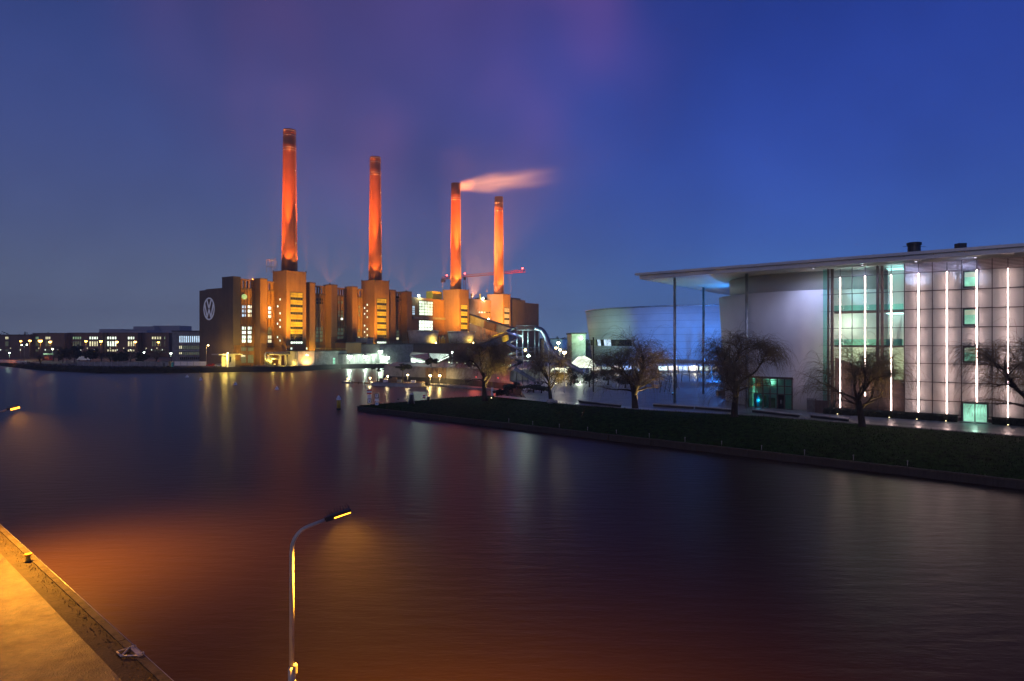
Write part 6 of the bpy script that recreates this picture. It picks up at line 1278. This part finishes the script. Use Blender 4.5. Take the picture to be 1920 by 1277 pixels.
# distant wooded skyline
rt_ = random.Random(77); fw = MB()
for k in range(420):
    px = rt_.uniform(-200, 2300); Y = rt_.uniform(1500, 2300); h = rt_.uniform(9, 19); p = wt(px, Y, 2.3); fw.leaves((p.x, p.y, 2.3 + h * .45), (18, 12, h * .55), 26, 7, rt_, .1)
for k in range(90):
    px = rt_.uniform(-60, 200) if k < 60 else rt_.uniform(1010, 1100); Y = rt_.uniform(540, 620); top = ZY(rt_.uniform(621, 628) + (0 if k < 60 else 8), Y); p = wt(px, Y, GZ); fw.leaves((p.x, Y, top * .55), (6, 5, top * .45), 90, 1.5, rt_, .1)
solo('distant_wood', fw, M['leaf'], (0, 0, 0), 'far dark wood along the horizon', 'wood', kind='stuff')

# ------------------------------------------------------------------ damp night air and the steam plume
def volume_mat(name, col, density, aniso):
    m = bpy.data.materials.new(name); m.use_nodes = True; nt = m.node_tree; nt.nodes.remove(nt.nodes['Principled BSDF'])
    v = nt.nodes.new('ShaderNodeVolumePrincipled'); v.inputs['Color'].default_value = (*col, 1); v.inputs['Density'].default_value = density; v.inputs['Anisotropy'].default_value = aniso
    nt.links.new(v.outputs[0], nt.nodes['Material Output'].inputs['Volume']); return m, v
hm, _ = volume_mat('night_haze', (.94, .95, 1.0), .00022, .15)
solo('haze', MB().box(-3000, 3000, -1600, 3000, -3, 150), hm, (0, 0, 0), 'thin damp night haze over the whole scene', 'haze', kind='stuff')

def plume():
    t, cc, H, r1 = chim[2]; o = cc + Vector((0, 0, H - 2.5)); L0 = 88.0
    mb = MB(); n = 24; xs = [0, 3, 8, 16, 28, 42, 56, 70, 82, 88]; rs = [1.5, 4.5, 7.0, 8.2, 9.5, 10.5, 11.5, 12.5, 12.5, 8]
    mb.lathe((0, 0, 0), [(r, x) for r, x in zip(rs, xs)], n)
    mb.v = [(z, x, y) for x, y, z in mb.v]                     # the lathe axis becomes local x
    m, v = volume_mat('lit_steam', (.95, .93, .92), 0, .1); nt = m.node_tree; N = nt.nodes; L = nt.links
    tc = N.new('ShaderNodeTexCoord'); sp = N.new('ShaderNodeSeparateXYZ'); L.new(tc.outputs['Object'], sp.inputs[0])
    def math_(op, a, b=None):
        q = N.new('ShaderNodeMath'); q.operation = op; q.use_clamp = False
        for i, w in enumerate((a, b)):
            if w is None: continue
            if isinstance(w, (int, float)): q.inputs[i].default_value = w
            else: L.new(w, q.inputs[i])
        return q.outputs[0]
    r = math_('SQRT', math_('ADD', math_('MULTIPLY', sp.outputs['Y'], sp.outputs['Y']), math_('MULTIPLY', sp.outputs['Z'], sp.outputs['Z'])))
    def rng(val, a, b, c, d):
        q = N.new('ShaderNodeMapRange'); q.interpolation_type = 'SMOOTHSTEP'; L.new(val, q.inputs['Value'])
        for k_, x in zip(('From Min', 'From Max', 'To Min', 'To Max'), (a, b, c, d)): q.inputs[k_].default_value = x
        return q.outputs[0]
    R_ = math_('ADD', rng(sp.outputs['X'], -2, 30, 4.0, 9.0), math_('MULTIPLY', sp.outputs['X'], .03))
    rad = rng(math_('DIVIDE', r, R_), 0, 1, 1, 0); ax = rng(sp.outputs['X'], 0, 84, 1, 0)
    mp = N.new('ShaderNodeMapping'); mp.inputs['Scale'].default_value = (.02, .11, .11); L.new(tc.outputs['Object'], mp.inputs[0])
    no = N.new('ShaderNodeTexNoise'); no.inputs['Scale'].default_value = 1.6; no.inputs['Detail'].default_value = 3; L.new(mp.outputs[0], no.inputs[0])
    nn = rng(no.outputs[0], .32, .7, .15, 1)
    L.new(math_('MULTIPLY', math_('MULTIPLY', math_('MULTIPLY', rad, ax), nn), .085), v.inputs['Density'])
    ob = solo('steam', mb, m, (0, 0, 0), 'pink-orange steam plume drifting from the third chimney', 'steam', kind='stuff'); ob.location = o
    d = W(1100, 322, 470) - o; ob.rotation_euler = d.to_track_quat('X', 'Z').to_euler()
    a = PF.p(S(900, -6), -14, Zp(900, 562, -6)); roof_flood(a, o + Vector((34, 6, 8)), 3600000, (1.0, .36, .13), 75, 'added floodlight on the roof between the far chimneys, put there to light the steam')  # extra flood added to light and tint the steam
plume()
